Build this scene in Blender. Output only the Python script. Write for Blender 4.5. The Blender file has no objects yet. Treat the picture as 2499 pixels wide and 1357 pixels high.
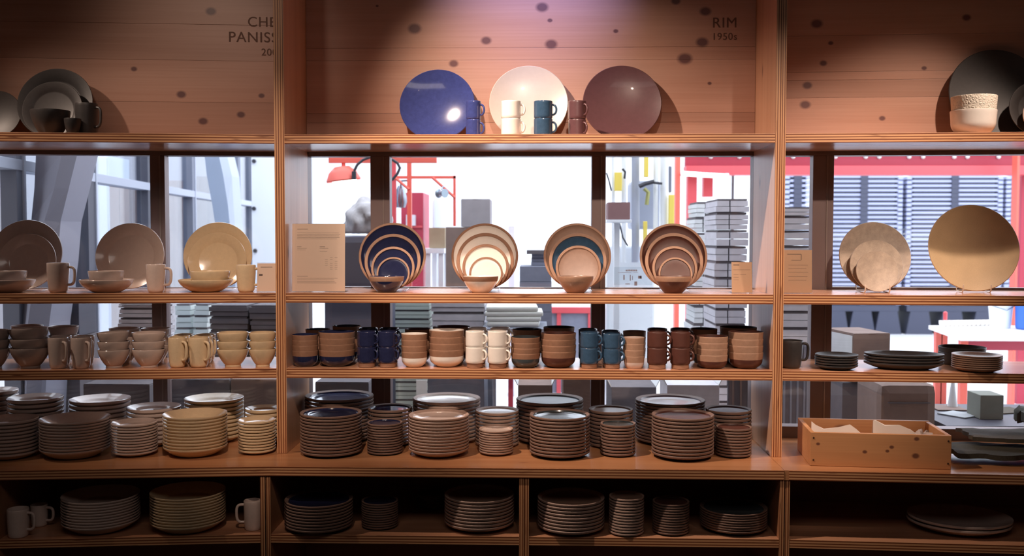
import bpy, bmesh, math, random
from mathutils import Vector, Matrix, Euler
random.seed(7)
S = bpy.context.scene
COL = S.collection
PI = math.pi
# ------------------------------------------------------------------ camera
F = 2400.0
CX, CY = 1249.5, 678.5
CAM = Vector((0.0, -4.0, 1.64))
YAW, PITCH = math.atan(70.0 / F), math.atan(103.0 / F)
cd = bpy.data.cameras.new('camera')
cam = bpy.data.objects.new('camera', cd)
COL.objects.link(cam)
cam.location = CAM
cam.rotation_euler = (PI / 2 - PITCH, -0.0012, YAW)
cd.sensor_width = 36.0
cd.lens = F * 36.0 / 2499.0
cd.clip_start = 0.05
cd.dof.use_dof = True
cd.dof.focus_distance = 4.05
cd.dof.aperture_fstop = 2.8
S.camera = cam
# ------------------------------------------------------------------ world, exposure, lights
w = bpy.data.worlds.new('world')
S.world = w
w.use_nodes = True
bg = w.node_tree.nodes['Background']
bg.inputs[0].default_value = (0.84, 0.90, 1.0, 1)
bg.inputs[1].default_value = 3.3
S.view_settings.view_transform = 'Standard'
S.view_settings.look = 'None'
S.view_settings.gamma = 1.0
S.view_settings.use_curve_mapping = False
S.view_settings.exposure = 0.18
S.cycles.use_denoising = True
S.cycles.max_bounces = 8
S.cycles.transparent_max_bounces = 12
S.cycles.sample_clamp_indirect = 4.0
S.cycles.caustics_reflective = False
S.cycles.caustics_refractive = False


def spot(name, loc, aim, watts, color, size, blend=0.6, radius=0.035):
    ld = bpy.data.lights.new(name, 'SPOT')
    ld.energy = watts
    ld.color = color
    ld.spot_size = math.radians(size)
    ld.spot_blend = blend
    ld.shadow_soft_size = radius
    o = bpy.data.objects.new(name, ld)
    COL.objects.link(o)
    o.location = loc
    d = Vector(aim) - Vector(loc)
    o.rotation_euler = d.to_track_quat('-Z', 'Y').to_euler()
    return o


WARM = (1.0, 0.76, 0.61)
spot('track_spot_center', (-0.95, -0.75, 3.35), (0.08, 0.10, 1.80), 285, WARM, 62, 1.0)
spot('track_spot_right', (2.2, -0.85, 3.35), (1.45, 0.15, 1.78), 175, WARM, 43, 0.9)
spot('track_spot_left', (-3.0, -0.8, 3.30), (-1.55, 0.1, 1.5), 95, WARM, 46, 1.0)
spot('lettering_fill_spot', (-1.55, -1.7, 3.35), (-1.46, 0.3, 2.36), 50, WARM, 34, 1.0, 0.16)  # extra soft spot added to brighten the lettered planks
spot('track_spot_aisle', (-0.55, -2.5, 3.35), (-1.00, 0.0, 1.45), 240, WARM, 31, 0.9)
spot('track_spot_aisle', (0.15, -2.5, 3.35), (0.05, 0.0, 1.66), 230, WARM, 34, 0.9)
spot('track_spot_aisle', (1.6, -2.5, 3.35), (1.10, 0.0, 1.60), 210, WARM, 33, 0.9)
spot('cool_spot_top', (0.0, -0.30, 3.35), (-0.02, 0.38, 2.90), 85, (0.38, 0.40, 1.0), 62, 1.0)


def area(name, loc, sx, sy, watts, color):
    ld = bpy.data.lights.new(name, 'AREA')
    ld.shape = 'RECTANGLE'
    ld.size, ld.size_y = sx, sy
    ld.energy = watts
    ld.color = color
    o = bpy.data.objects.new(name, ld)
    COL.objects.link(o)
    o.location = loc
    return o


area('shop_fill_light', (0.0, -3.4, 3.4), 2.4, 1.2, 16, (1.0, 0.86, 0.80))  # soft fill added in place of the shop's bounce light, no real fixture

# ------------------------------------------------------------------ geometry helpers
RM = cam.rotation_euler.to_matrix()


def ray(px, py):
    return (RM @ Vector(((px - CX) / F, (CY - py) / F, -1.0))).normalized()


HL = (-1.066, 0.0, math.radians(6.0))
HM = (0.0, 0.0, 0.0)
HR = (0.962, 0.0, math.radians(-3.0))
BAY = {'L': HL, 'M': HM, 'R': HR}


def wl(b, x, y, z):
    hx, hy, a = BAY[b]
    c, s = math.cos(a), math.sin(a)
    return Vector((hx + x * c - y * s, hy + x * s + y * c, z))


def lw(b, p):
    hx, hy, a = BAY[b]
    c, s = math.cos(a), math.sin(a)
    x, y = p[0] - hx, p[1] - hy
    return Vector((x * c + y * s, -x * s + y * c, p[2]))


def lray(b, px, py):
    a = BAY[b][2]
    d = ray(px, py)
    c, s = math.cos(a), math.sin(a)
    return lw(b, CAM), Vector((d.x * c + d.y * s, -d.x * s + d.y * c, d.z))


def at(b, px, py, ly):
    """bay-local point of a pixel on the plane local y = ly"""
    o, d = lray(b, px, py)
    return o + d * ((ly - o.y) / d.y)


def atz(b, px, py, z):
    o, d = lray(b, px, py)
    return o + d * ((z - o.z) / d.z)


def depth(b, x, y, z=1.2):
    p = wl(b, x, y, z) - CAM
    return -(RM.transposed() @ p).z


def new_mesh(name, verts, faces, mats, fm=None, smooth=True, angle=35):
    me = bpy.data.meshes.new(name)
    me.from_pydata(verts, [], faces)
    for m in mats:
        me.materials.append(m)
    if fm:
        me.polygons.foreach_set('material_index', fm)
    if smooth:
        me.polygons.foreach_set('use_smooth', [True] * len(me.polygons))
        me.set_sharp_from_angle(angle=math.radians(angle))
    me.update()
    return me


def link(name, data, parent=None, loc=(0, 0, 0), rot=(0, 0, 0)):
    o = bpy.data.objects.new(name, data)
    COL.objects.link(o)
    if parent is not None:
        o.parent = parent
    o.location = loc
    o.rotation_euler = rot
    return o


def tag(o, label=None, cat=None, group=None, kind=None):
    if label:
        o['label'] = label
    if cat:
        o['category'] = cat
    if group:
        o['group'] = group
    if kind:
        o['kind'] = kind
    return o


def empty(name, loc=(0, 0, 0), rz=0.0):
    o = link(name, None, None, loc, (0, 0, rz))
    o.empty_display_size = 0.05
    return o


def copy_tree(o, loc=None, rot=None, label=None, group=None):
    c = o.copy()
    COL.objects.link(c)
    if loc is not None:
        c.location = loc
    if rot is not None:
        c.rotation_euler = rot
    if label:
        c['label'] = label
    if group:
        c['group'] = group
    for ch in list(o.children):
        d = ch.copy()
        COL.objects.link(d)
        d.parent = c
        for g in list(ch.children):
            e = g.copy()
            COL.objects.link(e)
            e.parent = d
    return c


def box_mesh(name, x0, x1, y0, y1, z0, z1, mats, bev=0.0, front=None):
    """box; front = material index for the -y face"""
    bm = bmesh.new()
    v = [bm.verts.new(p) for p in ((x0, y0, z0), (x1, y0, z0), (x1, y1, z0), (x0, y1, z0), (x0, y0, z1), (x1, y0, z1), (x1, y1, z1), (x0, y1, z1))]
    for q in ((3, 2, 1, 0), (4, 5, 6, 7), (0, 1, 5, 4), (1, 2, 6, 5), (2, 3, 7, 6), (3, 0, 4, 7)):
        bm.faces.new([v[i] for i in q])
    if bev:
        bmesh.ops.bevel(bm, geom=list(bm.edges), offset=bev, segments=2, affect='EDGES', profile=0.6)
    bm.normal_update()
    if front is not None:
        for f in bm.faces:
            if f.normal.y < -0.7:
                f.material_index = front
    me = bpy.data.meshes.new(name)
    bm.to_mesh(me)
    bm.free()
    if not isinstance(mats, (list, tuple)):
        mats = [mats]
    for m in mats:
        me.materials.append(m)
    return me


def box(name, x0, x1, y0, y1, z0, z1, mats, parent=None, bev=0.002, front=None, loc=(0, 0, 0), rot=(0, 0, 0)):
    return link(name, box_mesh(name, min(x0, x1), max(x0, x1), min(y0, y1), max(y0, y1), min(z0, z1), max(z0, z1), mats, bev, front), parent, loc, rot)


def lathe_data(prof, seg=40, fmats=None):
    """prof: (r, z) from the bottom centre outwards, up and back inside to the top centre"""
    verts, faces, fm = [], [], []
    rings = []
    for r, z in prof:
        if r < 1e-6:
            rings.append([len(verts)])
            verts.append((0, 0, z))
        else:
            rings.append(list(range(len(verts), len(verts) + seg)))
            verts += [(r * math.cos(2 * PI * k / seg), r * math.sin(2 * PI * k / seg), z) for k in range(seg)]
    for i in range(len(rings) - 1):
        a, b = rings[i], rings[i + 1]
        m = fmats[i] if fmats else 0
        for k in range(seg):
            k2 = (k + 1) % seg
            if len(a) == 1:
                faces.append((a[0], b[k2], b[k]))
            elif len(b) == 1:
                faces.append((a[k], a[k2], b[0]))
            else:
                faces.append((a[k], a[k2], b[k2], b[k]))
            fm.append(m)
    return verts, faces, fm


def lathe_mesh(name, prof, mats, fmats=None, seg=40, angle=40):
    v, f, fm = lathe_data(prof, seg, fmats)
    return new_mesh(name, v, f, mats if isinstance(mats, (list, tuple)) else [mats], fm, True, angle)


def tube_mesh(name, pts, rads, mat, seg=8, squash=1.0, closed=False):
    """tube along pts; rads one number or one per point"""
    pts = [Vector(p) for p in pts]
    n = len(pts)
    if not isinstance(rads, (list, tuple)):
        rads = [rads] * n
    verts, faces = [], []
    up = None
    for i, p in enumerate(pts):
        if closed:
            t = (pts[(i + 1) % n] - pts[i - 1]).normalized()
        else:
            t = (pts[min(i + 1, n - 1)] - pts[max(i - 1, 0)]).normalized()
        if up is None:
            up = Vector((0, 0, 1)) if abs(t.z) < 0.9 else Vector((0, 1, 0))
        a = t.cross(up)
        if a.length < 1e-5:
            a = t.cross(Vector((1, 0, 0)))
        a.normalize()
        b2 = a.cross(t).normalized()
        up = b2
        for k in range(seg):
            an = 2 * PI * k / seg
            verts.append(tuple(p + a * (math.cos(an) * rads[i] * squash) + b2 * (math.sin(an) * rads[i])))
    m = n if closed else n - 1
    for i in range(m):
        j = (i + 1) % n
        for k in range(seg):
            k2 = (k + 1) % seg
            faces.append((i * seg + k, i * seg + k2, j * seg + k2, j * seg + k))
    if not closed:
        faces.append(tuple(reversed(range(seg))))
        faces.append(tuple(range((n - 1) * seg, n * seg)))
    return new_mesh(name, verts, faces, [mat], None, True, 50)


def prism_mesh(name, poly, z0, z1, mats, side_mat=0):
    n = len(poly)
    verts = [(p[0], p[1], z0) for p in poly] + [(p[0], p[1], z1) for p in poly]
    faces = [tuple(reversed(range(n))), tuple(range(n, 2 * n))] + [(i, (i + 1) % n, n + (i + 1) % n, n + i) for i in range(n)]
    fm = [0, 0] + [side_mat] * n
    return new_mesh(name, verts, faces, mats, fm, False)


# ------------------------------------------------------------------ materials
MATS = {}


def principled(name, color, rough=0.5, metal=0.0, spec=0.5, coat=0.0, emit=None, estr=0.0):
    if name in MATS:
        return MATS[name]
    m = bpy.data.materials.new(name)
    m.use_nodes = True
    b = m.node_tree.nodes['Principled BSDF']
    b.inputs['Base Color'].default_value = (*color, 1)
    b.inputs['Roughness'].default_value = rough
    b.inputs['Metallic'].default_value = metal
    b.inputs['Specular IOR Level'].default_value = spec
    b.inputs['Coat Weight'].default_value = coat
    b.inputs['Coat Roughness'].default_value = 0.05
    if emit:
        b.inputs['Emission Color'].default_value = (*emit, 1)
        b.inputs['Emission Strength'].default_value = estr
    MATS[name] = m
    return m


def N(m, t, **kw):
    n = m.node_tree.nodes.new(t)
    for k, v in kw.items():
        setattr(n, k, v)
    return n


def L(m, a, b):
    m.node_tree.links.new(a, b)


def speckled(name, color, rough=0.3, amount=0.12, scale=60.0, coat=0.0, fine=400.0):
    """glazed or matt clay with soft mottling and fine specks"""
    m = principled(name, color, rough, coat=coat)
    b = m.node_tree.nodes['Principled BSDF']
    tc = N(m, 'ShaderNodeTexCoord')
    n1 = N(m, 'ShaderNodeTexNoise')
    n1.inputs['Scale'].default_value = scale
    n1.inputs['Detail'].default_value = 3
    n2 = N(m, 'ShaderNodeTexNoise')
    n2.inputs['Scale'].default_value = fine
    L(m, tc.outputs['Object'], n1.inputs['Vector'])
    L(m, tc.outputs['Object'], n2.inputs['Vector'])
    mx = N(m, 'ShaderNodeMix', data_type='RGBA')
    mx.inputs[6].default_value = (*[c * (1 - amount) for c in color], 1)
    mx.inputs[7].default_value = (*[min(1, c * (1 + amount)) for c in color], 1)
    ad = N(m, 'ShaderNodeMath', operation='MULTIPLY_ADD')
    ad.inputs[1].default_value = 0.4
    L(m, n2.outputs[0], ad.inputs[0])
    sc = N(m, 'ShaderNodeMath', operation='MULTIPLY')
    sc.inputs[1].default_value = 0.6
    L(m, n1.outputs[0], sc.inputs[0])
    L(m, sc.outputs[0], ad.inputs[2])
    mr = N(m, 'ShaderNodeMapRange')
    mr.inputs[1].default_value = 0.3
    mr.inputs[2].default_value = 0.7
    L(m, ad.outputs[0], mr.inputs[0])
    L(m, mr.outputs[0], mx.inputs[0])
    L(m, mx.outputs[2], b.inputs['Base Color'])
    return m


def wood(name, color, axis='X', knots=None, coord=None, rough=0.34, scale=1.0, contrast=0.22, random_knots=True, oc=False):
    """pine face: long grain along an axis, broad tone bands and dark knots"""
    if name in MATS:
        return MATS[name]
    m = principled(name, color, rough, spec=0.45)
    b = m.node_tree.nodes['Principled BSDF']
    tc = N(m, 'ShaderNodeTexCoord')
    if coord is not None:
        tc.object = coord
    src = tc.outputs['Object']
    st = {'X': (0.35, 6.0, 6.0), 'Z': (6.0, 6.0, 0.35), 'Y': (6.0, 0.35, 6.0)}[axis]
    mp = N(m, 'ShaderNodeMapping')
    mp.inputs['Scale'].default_value = [s * scale for s in st]
    L(m, src, mp.inputs['Vector'])
    n1 = N(m, 'ShaderNodeTexNoise')
    n1.inputs['Scale'].default_value = 1.6
    n1.inputs['Detail'].default_value = 4
    n1.inputs['Distortion'].default_value = 0.6
    L(m, mp.outputs[0], n1.inputs['Vector'])
    mp2 = N(m, 'ShaderNodeMapping')
    mp2.inputs['Scale'].default_value = [s * scale * (12 if s > 1 else 3) for s in st]
    L(m, src, mp2.inputs['Vector'])
    n2 = N(m, 'ShaderNodeTexNoise')
    n2.inputs['Scale'].default_value = 2.0
    n2.inputs['Detail'].default_value = 3
    L(m, mp2.outputs[0], n2.inputs['Vector'])
    fac = N(m, 'ShaderNodeMath', operation='MULTIPLY_ADD')
    fac.inputs[1].default_value = 0.35
    L(m, n2.outputs[0], fac.inputs[0])
    s1 = N(m, 'ShaderNodeMath', operation='MULTIPLY')
    s1.inputs[1].default_value = 0.65
    L(m, n1.outputs[0], s1.inputs[0])
    L(m, s1.outputs[0], fac.inputs[2])
    mr = N(m, 'ShaderNodeMapRange')
    mr.inputs[1].default_value = 0.3
    mr.inputs[2].default_value = 0.7
    L(m, fac.outputs[0], mr.inputs[0])
    mx = N(m, 'ShaderNodeMix', data_type='RGBA')
    mx.inputs[6].default_value = (color[0] * (1 - contrast * 0.8), color[1] * (1 - contrast * 1.2), color[2] * (1 - contrast * 1.5), 1)
    mx.inputs[7].default_value = (min(1, color[0] * (1 + contrast * 0.7)), min(1, color[1] * (1 + contrast)), min(1, color[2] * (1 + contrast)), 1)
    L(m, mr.outputs[0], mx.inputs[0])
    out = mx.outputs[2]
    kout = None
    if knots:
        sep = N(m, 'ShaderNodeSeparateXYZ')
        L(m, src, sep.inputs[0])
        for kx, kz, kr in knots:
            cmb = N(m, 'ShaderNodeCombineXYZ')
            for i, (o_, c_, k_) in enumerate(((0, kx, 0.75 / kr), (2, kz, 1.0 / kr))):
                a = N(m, 'ShaderNodeMath', operation='SUBTRACT')
                L(m, sep.outputs[o_], a.inputs[0])
                a.inputs[1].default_value = c_
                a2 = N(m, 'ShaderNodeMath', operation='MULTIPLY')
                L(m, a.outputs[0], a2.inputs[0])
                a2.inputs[1].default_value = k_
                L(m, a2.outputs[0], cmb.inputs[i])
            ln = N(m, 'ShaderNodeVectorMath', operation='LENGTH')
            L(m, cmb.outputs[0], ln.inputs[0])
            mm = N(m, 'ShaderNodeMapRange')
            mm.inputs[1].default_value = 1.2
            mm.inputs[2].default_value = 0.65
            L(m, ln.outputs['Value'], mm.inputs[0])
            if kout is None:
                kout = mm.outputs[0]
            else:
                mxm = N(m, 'ShaderNodeMath', operation='MAXIMUM')
                L(m, kout, mxm.inputs[0])
                L(m, mm.outputs[0], mxm.inputs[1])
                kout = mxm.outputs[0]
    elif random_knots:
        mp3 = N(m, 'ShaderNodeMapping')
        mp3.inputs['Scale'].default_value = {'X': (2.2, 5, 5), 'Z': (5, 5, 2.2), 'Y': (5, 2.2, 5)}[axis]
        L(m, src, mp3.inputs['Vector'])
        vo = N(m, 'ShaderNodeTexVoronoi')
        vo.inputs['Scale'].default_value = 1.0
        L(m, mp3.outputs[0], vo.inputs['Vector'])
        mm = N(m, 'ShaderNodeMapRange')
        mm.inputs[1].default_value = 0.085
        mm.inputs[2].default_value = 0.03
        L(m, vo.outputs['Distance'], mm.inputs[0])
        kout = mm.outputs[0]
    if kout is not None:
        mk = N(m, 'ShaderNodeMix', data_type='RGBA')
        L(m, kout, mk.inputs[0])
        L(m, out, mk.inputs[6])
        mk.inputs[7].default_value = (color[0] * 0.30, color[1] * 0.24, color[2] * 0.30, 1)
        out = mk.outputs[2]
    if oc:
        oi = N(m, 'ShaderNodeObjectInfo')
        mu = N(m, 'ShaderNodeMix', data_type='RGBA', blend_type='MULTIPLY')
        mu.inputs[0].default_value = 1.0
        L(m, out, mu.inputs[6])
        L(m, oi.outputs['Color'], mu.inputs[7])
        out = mu.outputs[2]
    L(m, out, b.inputs['Base Color'])
    bp = N(m, 'ShaderNodeBump')
    bp.inputs['Strength'].default_value = 0.08
    L(m, n2.outputs[0], bp.inputs['Height'])
    L(m, bp.outputs[0], b.inputs['Normal'])
    return m


def ply_edge(name, axis, light, dark, layers_per_m):
    """sawn plywood edge: thin alternating plies across the thickness axis"""
    if name in MATS:
        return MATS[name]
    m = principled(name, light, 0.45)
    b = m.node_tree.nodes['Principled BSDF']
    tc = N(m, 'ShaderNodeTexCoord')
    sep = N(m, 'ShaderNodeSeparateXYZ')
    L(m, tc.outputs['Object'], sep.inputs[0])
    no = N(m, 'ShaderNodeTexNoise')
    mp = N(m, 'ShaderNodeMapping')
    mp.inputs['Scale'].default_value = {'Z': (3.5, 60, 60), 'X': (60, 60, 3.5)}[axis]
    L(m, tc.outputs['Object'], mp.inputs['Vector'])
    no.inputs['Scale'].default_value = 1.0
    L(m, mp.outputs[0], no.inputs['Vector'])
    wob = N(m, 'ShaderNodeMath', operation='MULTIPLY_ADD')
    wob.inputs[1].default_value = 0.0025
    L(m, no.outputs[0], wob.inputs[0])
    L(m, sep.outputs[{'Z': 2, 'X': 0}[axis]], wob.inputs[2])
    mu = N(m, 'ShaderNodeMath', operation='MULTIPLY')
    mu.inputs[1].default_value = layers_per_m * 2 * PI
    L(m, wob.outputs[0], mu.inputs[0])
    si = N(m, 'ShaderNodeMath', operation='SINE')
    L(m, mu.outputs[0], si.inputs[0])
    mr = N(m, 'ShaderNodeMapRange')
    mr.inputs[1].default_value = -0.55
    mr.inputs[2].default_value = 0.10
    L(m, si.outputs[0], mr.inputs[0])
    mx = N(m, 'ShaderNodeMix', data_type='RGBA')
    mx.inputs[6].default_value = (*dark, 1)
    mx.inputs[7].default_value = (*light, 1)
    L(m, mr.outputs[0], mx.inputs[0])
    n3 = N(m, 'ShaderNodeTexNoise')
    mp3 = N(m, 'ShaderNodeMapping')
    mp3.inputs['Scale'].default_value = {'Z': (9, 200, 160), 'X': (160, 200, 9)}[axis]
    L(m, tc.outputs['Object'], mp3.inputs['Vector'])
    L(m, mp3.outputs[0], n3.inputs['Vector'])
    n3.inputs['Scale'].default_value = 1.0
    mr3 = N(m, 'ShaderNodeMapRange')
    mr3.inputs[1].default_value = 0.62
    mr3.inputs[2].default_value = 0.78
    L(m, n3.outputs[0], mr3.inputs[0])
    mx2 = N(m, 'ShaderNodeMix', data_type='RGBA')
    L(m, mr3.outputs[0], mx2.inputs[0])
    L(m, mx.outputs[2], mx2.inputs[6])
    mx2.inputs[7].default_value = (*[c * 0.7 for c in dark], 1)
    L(m, mx2.outputs[2], b.inputs['Base Color'])
    return m


def glass_mat(name, tint=(1, 1, 1), ior=1.45, boost=1.0):
    m = bpy.data.materials.new(name)
    m.use_nodes = True
    nt = m.node_tree
    nt.nodes.clear()
    out = N(m, 'ShaderNodeOutputMaterial')
    tr = N(m, 'ShaderNodeBsdfTransparent')
    tr.inputs[0].default_value = (*tint, 1)
    gl = N(m, 'ShaderNodeBsdfGlossy')
    gl.inputs['Roughness'].default_value = 0.02
    # Schlick reflectance from the facing angle, the same on both faces of a thin pane
    fr = N(m, 'ShaderNodeLayerWeight')
    fr.inputs[0].default_value = 0.5
    pw = N(m, 'ShaderNodeMath', operation='POWER')
    pw.inputs[1].default_value = 5.0
    L(m, fr.outputs['Facing'], pw.inputs[0])
    mu = N(m, 'ShaderNodeMath', operation='MULTIPLY_ADD')
    f0 = ((ior - 1) / (ior + 1)) ** 2 * boost
    mu.inputs[1].default_value = 1.0 - f0
    mu.inputs[2].default_value = f0
    L(m, pw.outputs[0], mu.inputs[0])
    mx = N(m, 'ShaderNodeMixShader')
    L(m, mu.outputs[0], mx.inputs[0])
    L(m, tr.outputs[0], mx.inputs[1])
    L(m, gl.outputs[0], mx.inputs[2])
    L(m, mx.outputs[0], out.inputs[0])
    MATS[name] = m
    return m


PINE = (0.53, 0.265, 0.155)
W_SHELF = wood('pine_shelf_face', PINE, 'X', rough=0.22)
W_SIDE = wood('pine_side_daylit', (0.60, 0.35, 0.225), 'Z', rough=0.32)  # paler than the shelves: window daylight put into the panel colour
W_TOP = wood('pine_worktop', (0.47, 0.215, 0.10), 'X', rough=0.22)
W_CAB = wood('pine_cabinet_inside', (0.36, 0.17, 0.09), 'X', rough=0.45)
W_CRATE = wood('pine_crate', (0.55, 0.27, 0.12), 'X', rough=0.5)
E_Z = ply_edge('plywood_edge_flat', 'Z', (0.66, 0.345, 0.17), (0.20, 0.055, 0.018), 92)
E_X = ply_edge('plywood_edge_upright', 'X', (0.66, 0.345, 0.17), (0.20, 0.055, 0.018), 108)
BRONZE = principled('bronze_aluminium', (0.20, 0.145, 0.14), 0.42, 0.2)
GLASS = glass_mat('window_glass', (0.985, 0.99, 1.0))
ACRYLIC = glass_mat('clear_acrylic', (0.985, 0.98, 0.975), 1.49, 1.6)
CLAY = speckled('bare_brown_clay', (0.275, 0.142, 0.085), 0.7, 0.12)
CLAY_D = speckled('bare_dark_clay', (0.185, 0.112, 0.085), 0.65, 0.12)
CLAY_P = speckled('bare_pinkish_clay', (0.40, 0.275, 0.22), 0.6, 0.10)
CLAY_L = speckled('bare_tan_clay', (0.35, 0.205, 0.135), 0.65, 0.12)
G = {
    'ecru': speckled('ecru_glaze', (0.54, 0.50, 0.46), 0.28, 0.03, coat=0.2),
    'cream': speckled('cream_glaze', (0.63, 0.505, 0.445), 0.16, 0.05, coat=0.4),
    'fawn': speckled('fawn_glaze_dim', (0.48, 0.385, 0.345), 0.20, 0.05, coat=0.4),  # part glaze, part weaker light of the left bay put into the colour
    'butter': speckled('butter_glaze_lit', (0.68, 0.52, 0.33), 0.16, 0.06, coat=0.4),  # part glaze, part stronger light near the first upright put into the colour
    'white': speckled('white_glaze', (0.84, 0.79, 0.73), 0.18, 0.03, coat=0.4),
    'navy': speckled('navy_glaze', (0.018, 0.022, 0.062), 0.12, 0.15, coat=0.6),
    'blue': speckled('cobalt_glaze', (0.045, 0.062, 0.22), 0.12, 0.15, coat=0.7),
    'teal': speckled('teal_glaze', (0.04, 0.085, 0.15), 0.14, 0.15, coat=0.6),
    'slate': speckled('slate_glaze', (0.055, 0.066, 0.072), 0.22, 0.15, coat=0.4),
    'plum': speckled('plum_glaze', (0.108, 0.050, 0.056), 0.30, 0.10, coat=0.2),
    'redbrown': speckled('redbrown_glaze', (0.085, 0.031, 0.023), 0.40, 0.12),
    'tan': speckled('tan_glaze', (0.30, 0.19, 0.14), 0.32, 0.10),
    'stone': speckled('stone_glaze', (0.40, 0.32, 0.25), 0.42, 0.22, 45.0),
    'gold': speckled('sand_glaze', (0.55, 0.40, 0.235), 0.36, 0.14, 9.0),
    'charcoal': speckled('charcoal_glaze', (0.040, 0.036, 0.036), 0.45, 0.15),
    'grey': speckled('grey_glaze', (0.055, 0.050, 0.050), 0.40, 0.12),
}
PAPER = principled('paper', (0.90, 0.69, 0.55), 0.7)
KRAFT = principled('kraft_card', (0.62, 0.40, 0.26), 0.75)
INK = principled('ink', (0.16, 0.11, 0.09), 0.8)
BURNT = principled('branded_lettering', (0.12, 0.055, 0.035), 0.7)

# ------------------------------------------------------------------ levels read from the front edges
Z1 = at('M', 1290, 327, 0).z
Z1b = at('M', 1290, 350, 0).z
Z2 = at('M', 1290, 717, 0).z
Z2b = at('M', 1290, 741, 0).z
Z3 = at('M', 1290, 902, 0).z
Z3b = at('M', 1290, 926, 0).z
ZC = at('M', 1290, 1111, 0).z
LYC = atz('M', 1290, 1143, ZC).y           # front of the worktop
ZCb = at('M', 1290, 1167, LYC).z
ZB = at('M', 1290, 1311, LYC).z
ZBb = at('M', 1290, 1332, LYC).z
D = 0.400                                   # depth of the shelves
ZTOP = 2.95
WL_, WR_ = 1.75, 1.55                       # length of the side bays
ZH = at('M', 1200, 381, D).z                # underside of window head
ZS = at('M', 1200, 703, D).z
# ------------------------------------------------------------------ the shop room (setting)
PLASTER = principled('dim_plaster', (0.30, 0.24, 0.20), 0.8)
DARKFLOOR = principled('dark_concrete', (0.10, 0.085, 0.075), 0.55)
DARKCEIL = principled('dark_ceiling', (0.16, 0.13, 0.12), 0.8)


def struct(name, mesh, loc=(0, 0, 0), rot=(0, 0, 0), parent=None):
    o = link(name, mesh, parent, loc, rot)
    if parent is None:
        o['kind'] = 'structure'
    return o


XL, XR, YB, YF, ZCE = -4.2, 4.2, -7.0, 0.62, 3.45
struct('floor', box_mesh('floor', XL, XR, YB, YF, -0.1, 0.0, DARKFLOOR))
struct('ceiling', box_mesh('ceiling', XL - .1, XR + .1, YB, YF, ZCE, ZCE + 0.1, DARKCEIL))
struct('wall_left', box_mesh('wall_left', XL - 0.1, XL, YB, YF, 0.0, ZCE, PLASTER))
struct('wall_right', box_mesh('wall_right', XR, XR + 0.1, YB, YF, 0.0, ZCE, PLASTER))
struct('wall_back', box_mesh('wall_back', XL - .1, XR + .1, YB - 0.1, YB, 0.0, ZCE, PLASTER))
wf = empty('wall_front')
wf['kind'] = 'structure'
XRANGE = {'L': (-WL_, 0.0), 'M': (HL[0], HR[0]), 'R': (0.0, WR_)}
for b in 'LMR':
    x0, x1 = XRANGE[b]
    o = wl(b, 0, 0, 0)
    kw = dict(parent=wf, loc=tuple(o), rot=(0, 0, BAY[b][2]))
    box('wall_panel', x0, x1, D + 0.002, D + 0.12, ZH + 0.02, ZCE, PLASTER, bev=0, **kw)
    box('wall_panel', x0, x1, D + 0.004, D + 0.12, 0.0, ZC - 0.045, PLASTER, bev=0, **kw)
for b, side in (('L', -1), ('R', 1)):
    p = wl(b, XRANGE[b][0] if side < 0 else XRANGE[b][1], D + 0.06, 0)
    if side < 0:
        p = wl(b, XRANGE[b][0] - .003, D + 0.12, 0)
        box('wall_panel', XL - 0.02, p.x, p.y - 0.06, p.y + 0.06, 0, ZCE, PLASTER, wf, bev=0)
    else:
        p = wl(b, XRANGE[b][1] + .003, D + 0.12, 0)
        box('wall_panel', p.x, XR + 0.02, p.y - 0.06, p.y + 0.06, 0, ZCE, PLASTER, wf, bev=0)

# ------------------------------------------------------------------ windows behind the shelves
MULL = {'L': [(367, 403)], 'M': [(904, 951), (1444, 1478)], 'R': [(1983, 2034)]}
ZW0 = ZC - 0.005
for wi, b in enumerate('LMR'):
    x0, x1 = XRANGE[b]
    W = empty('window_%d' % (wi + 1), wl(b, 0, 0, 0), BAY[b][2])
    W['kind'] = 'structure'
    y0, y1 = D + 0.004, D + 0.075
    box('frame_head', x0, x1, y0, y1, ZH, ZH + 0.08, BRONZE, W)
    box('frame_sill', x0, x1, y0, y1, ZW0, ZW0 + 0.055, BRONZE, W)
    # slim rail right behind the display shelf
    zr = at(b, {'L': 500, 'M': 1290, 'R': 2200}[b], 705, D).z
    box('frame_rail', x0, x1, y0 + 0.012, y1 - 0.01, zr - 0.02, zr + 0.006, BRONZE, W)
    edges = [x0 + 0.02]
    for a, c in MULL[b]:
        xa, xc = at(b, a, 560, D).x, at(b, c, 560, D).x
        mu = box('mullion', xa, xc, y0, y1, ZW0 + 0.055, ZH, BRONZE, W)
        gx = xa + (xc - xa) * 0.68
        box('glazing_bead', gx - 0.003, gx + 0.003, y0 - 0.004, y0 + 0.002, ZW0 + 0.055, ZH, principled('bead_aluminium', (0.30, 0.24, 0.22), 0.35, 0.5), mu, bev=0)
        edges += [xa, xc]
    edges.append(x1 - 0.02)
    box('jamb', x0, x0 + 0.02, y0, y1, ZW0 + 0.055, ZH, BRONZE, W)
    box('jamb', x1 - 0.02, x1, y0, y1, ZW0 + 0.055, ZH, BRONZE, W)
    for i in range(0, len(edges), 2):
        box('pane', edges[i], edges[i + 1], D + 0.045, D + 0.051, ZW0 + 0.055, ZH, GLASS, W, bev=0)

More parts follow.
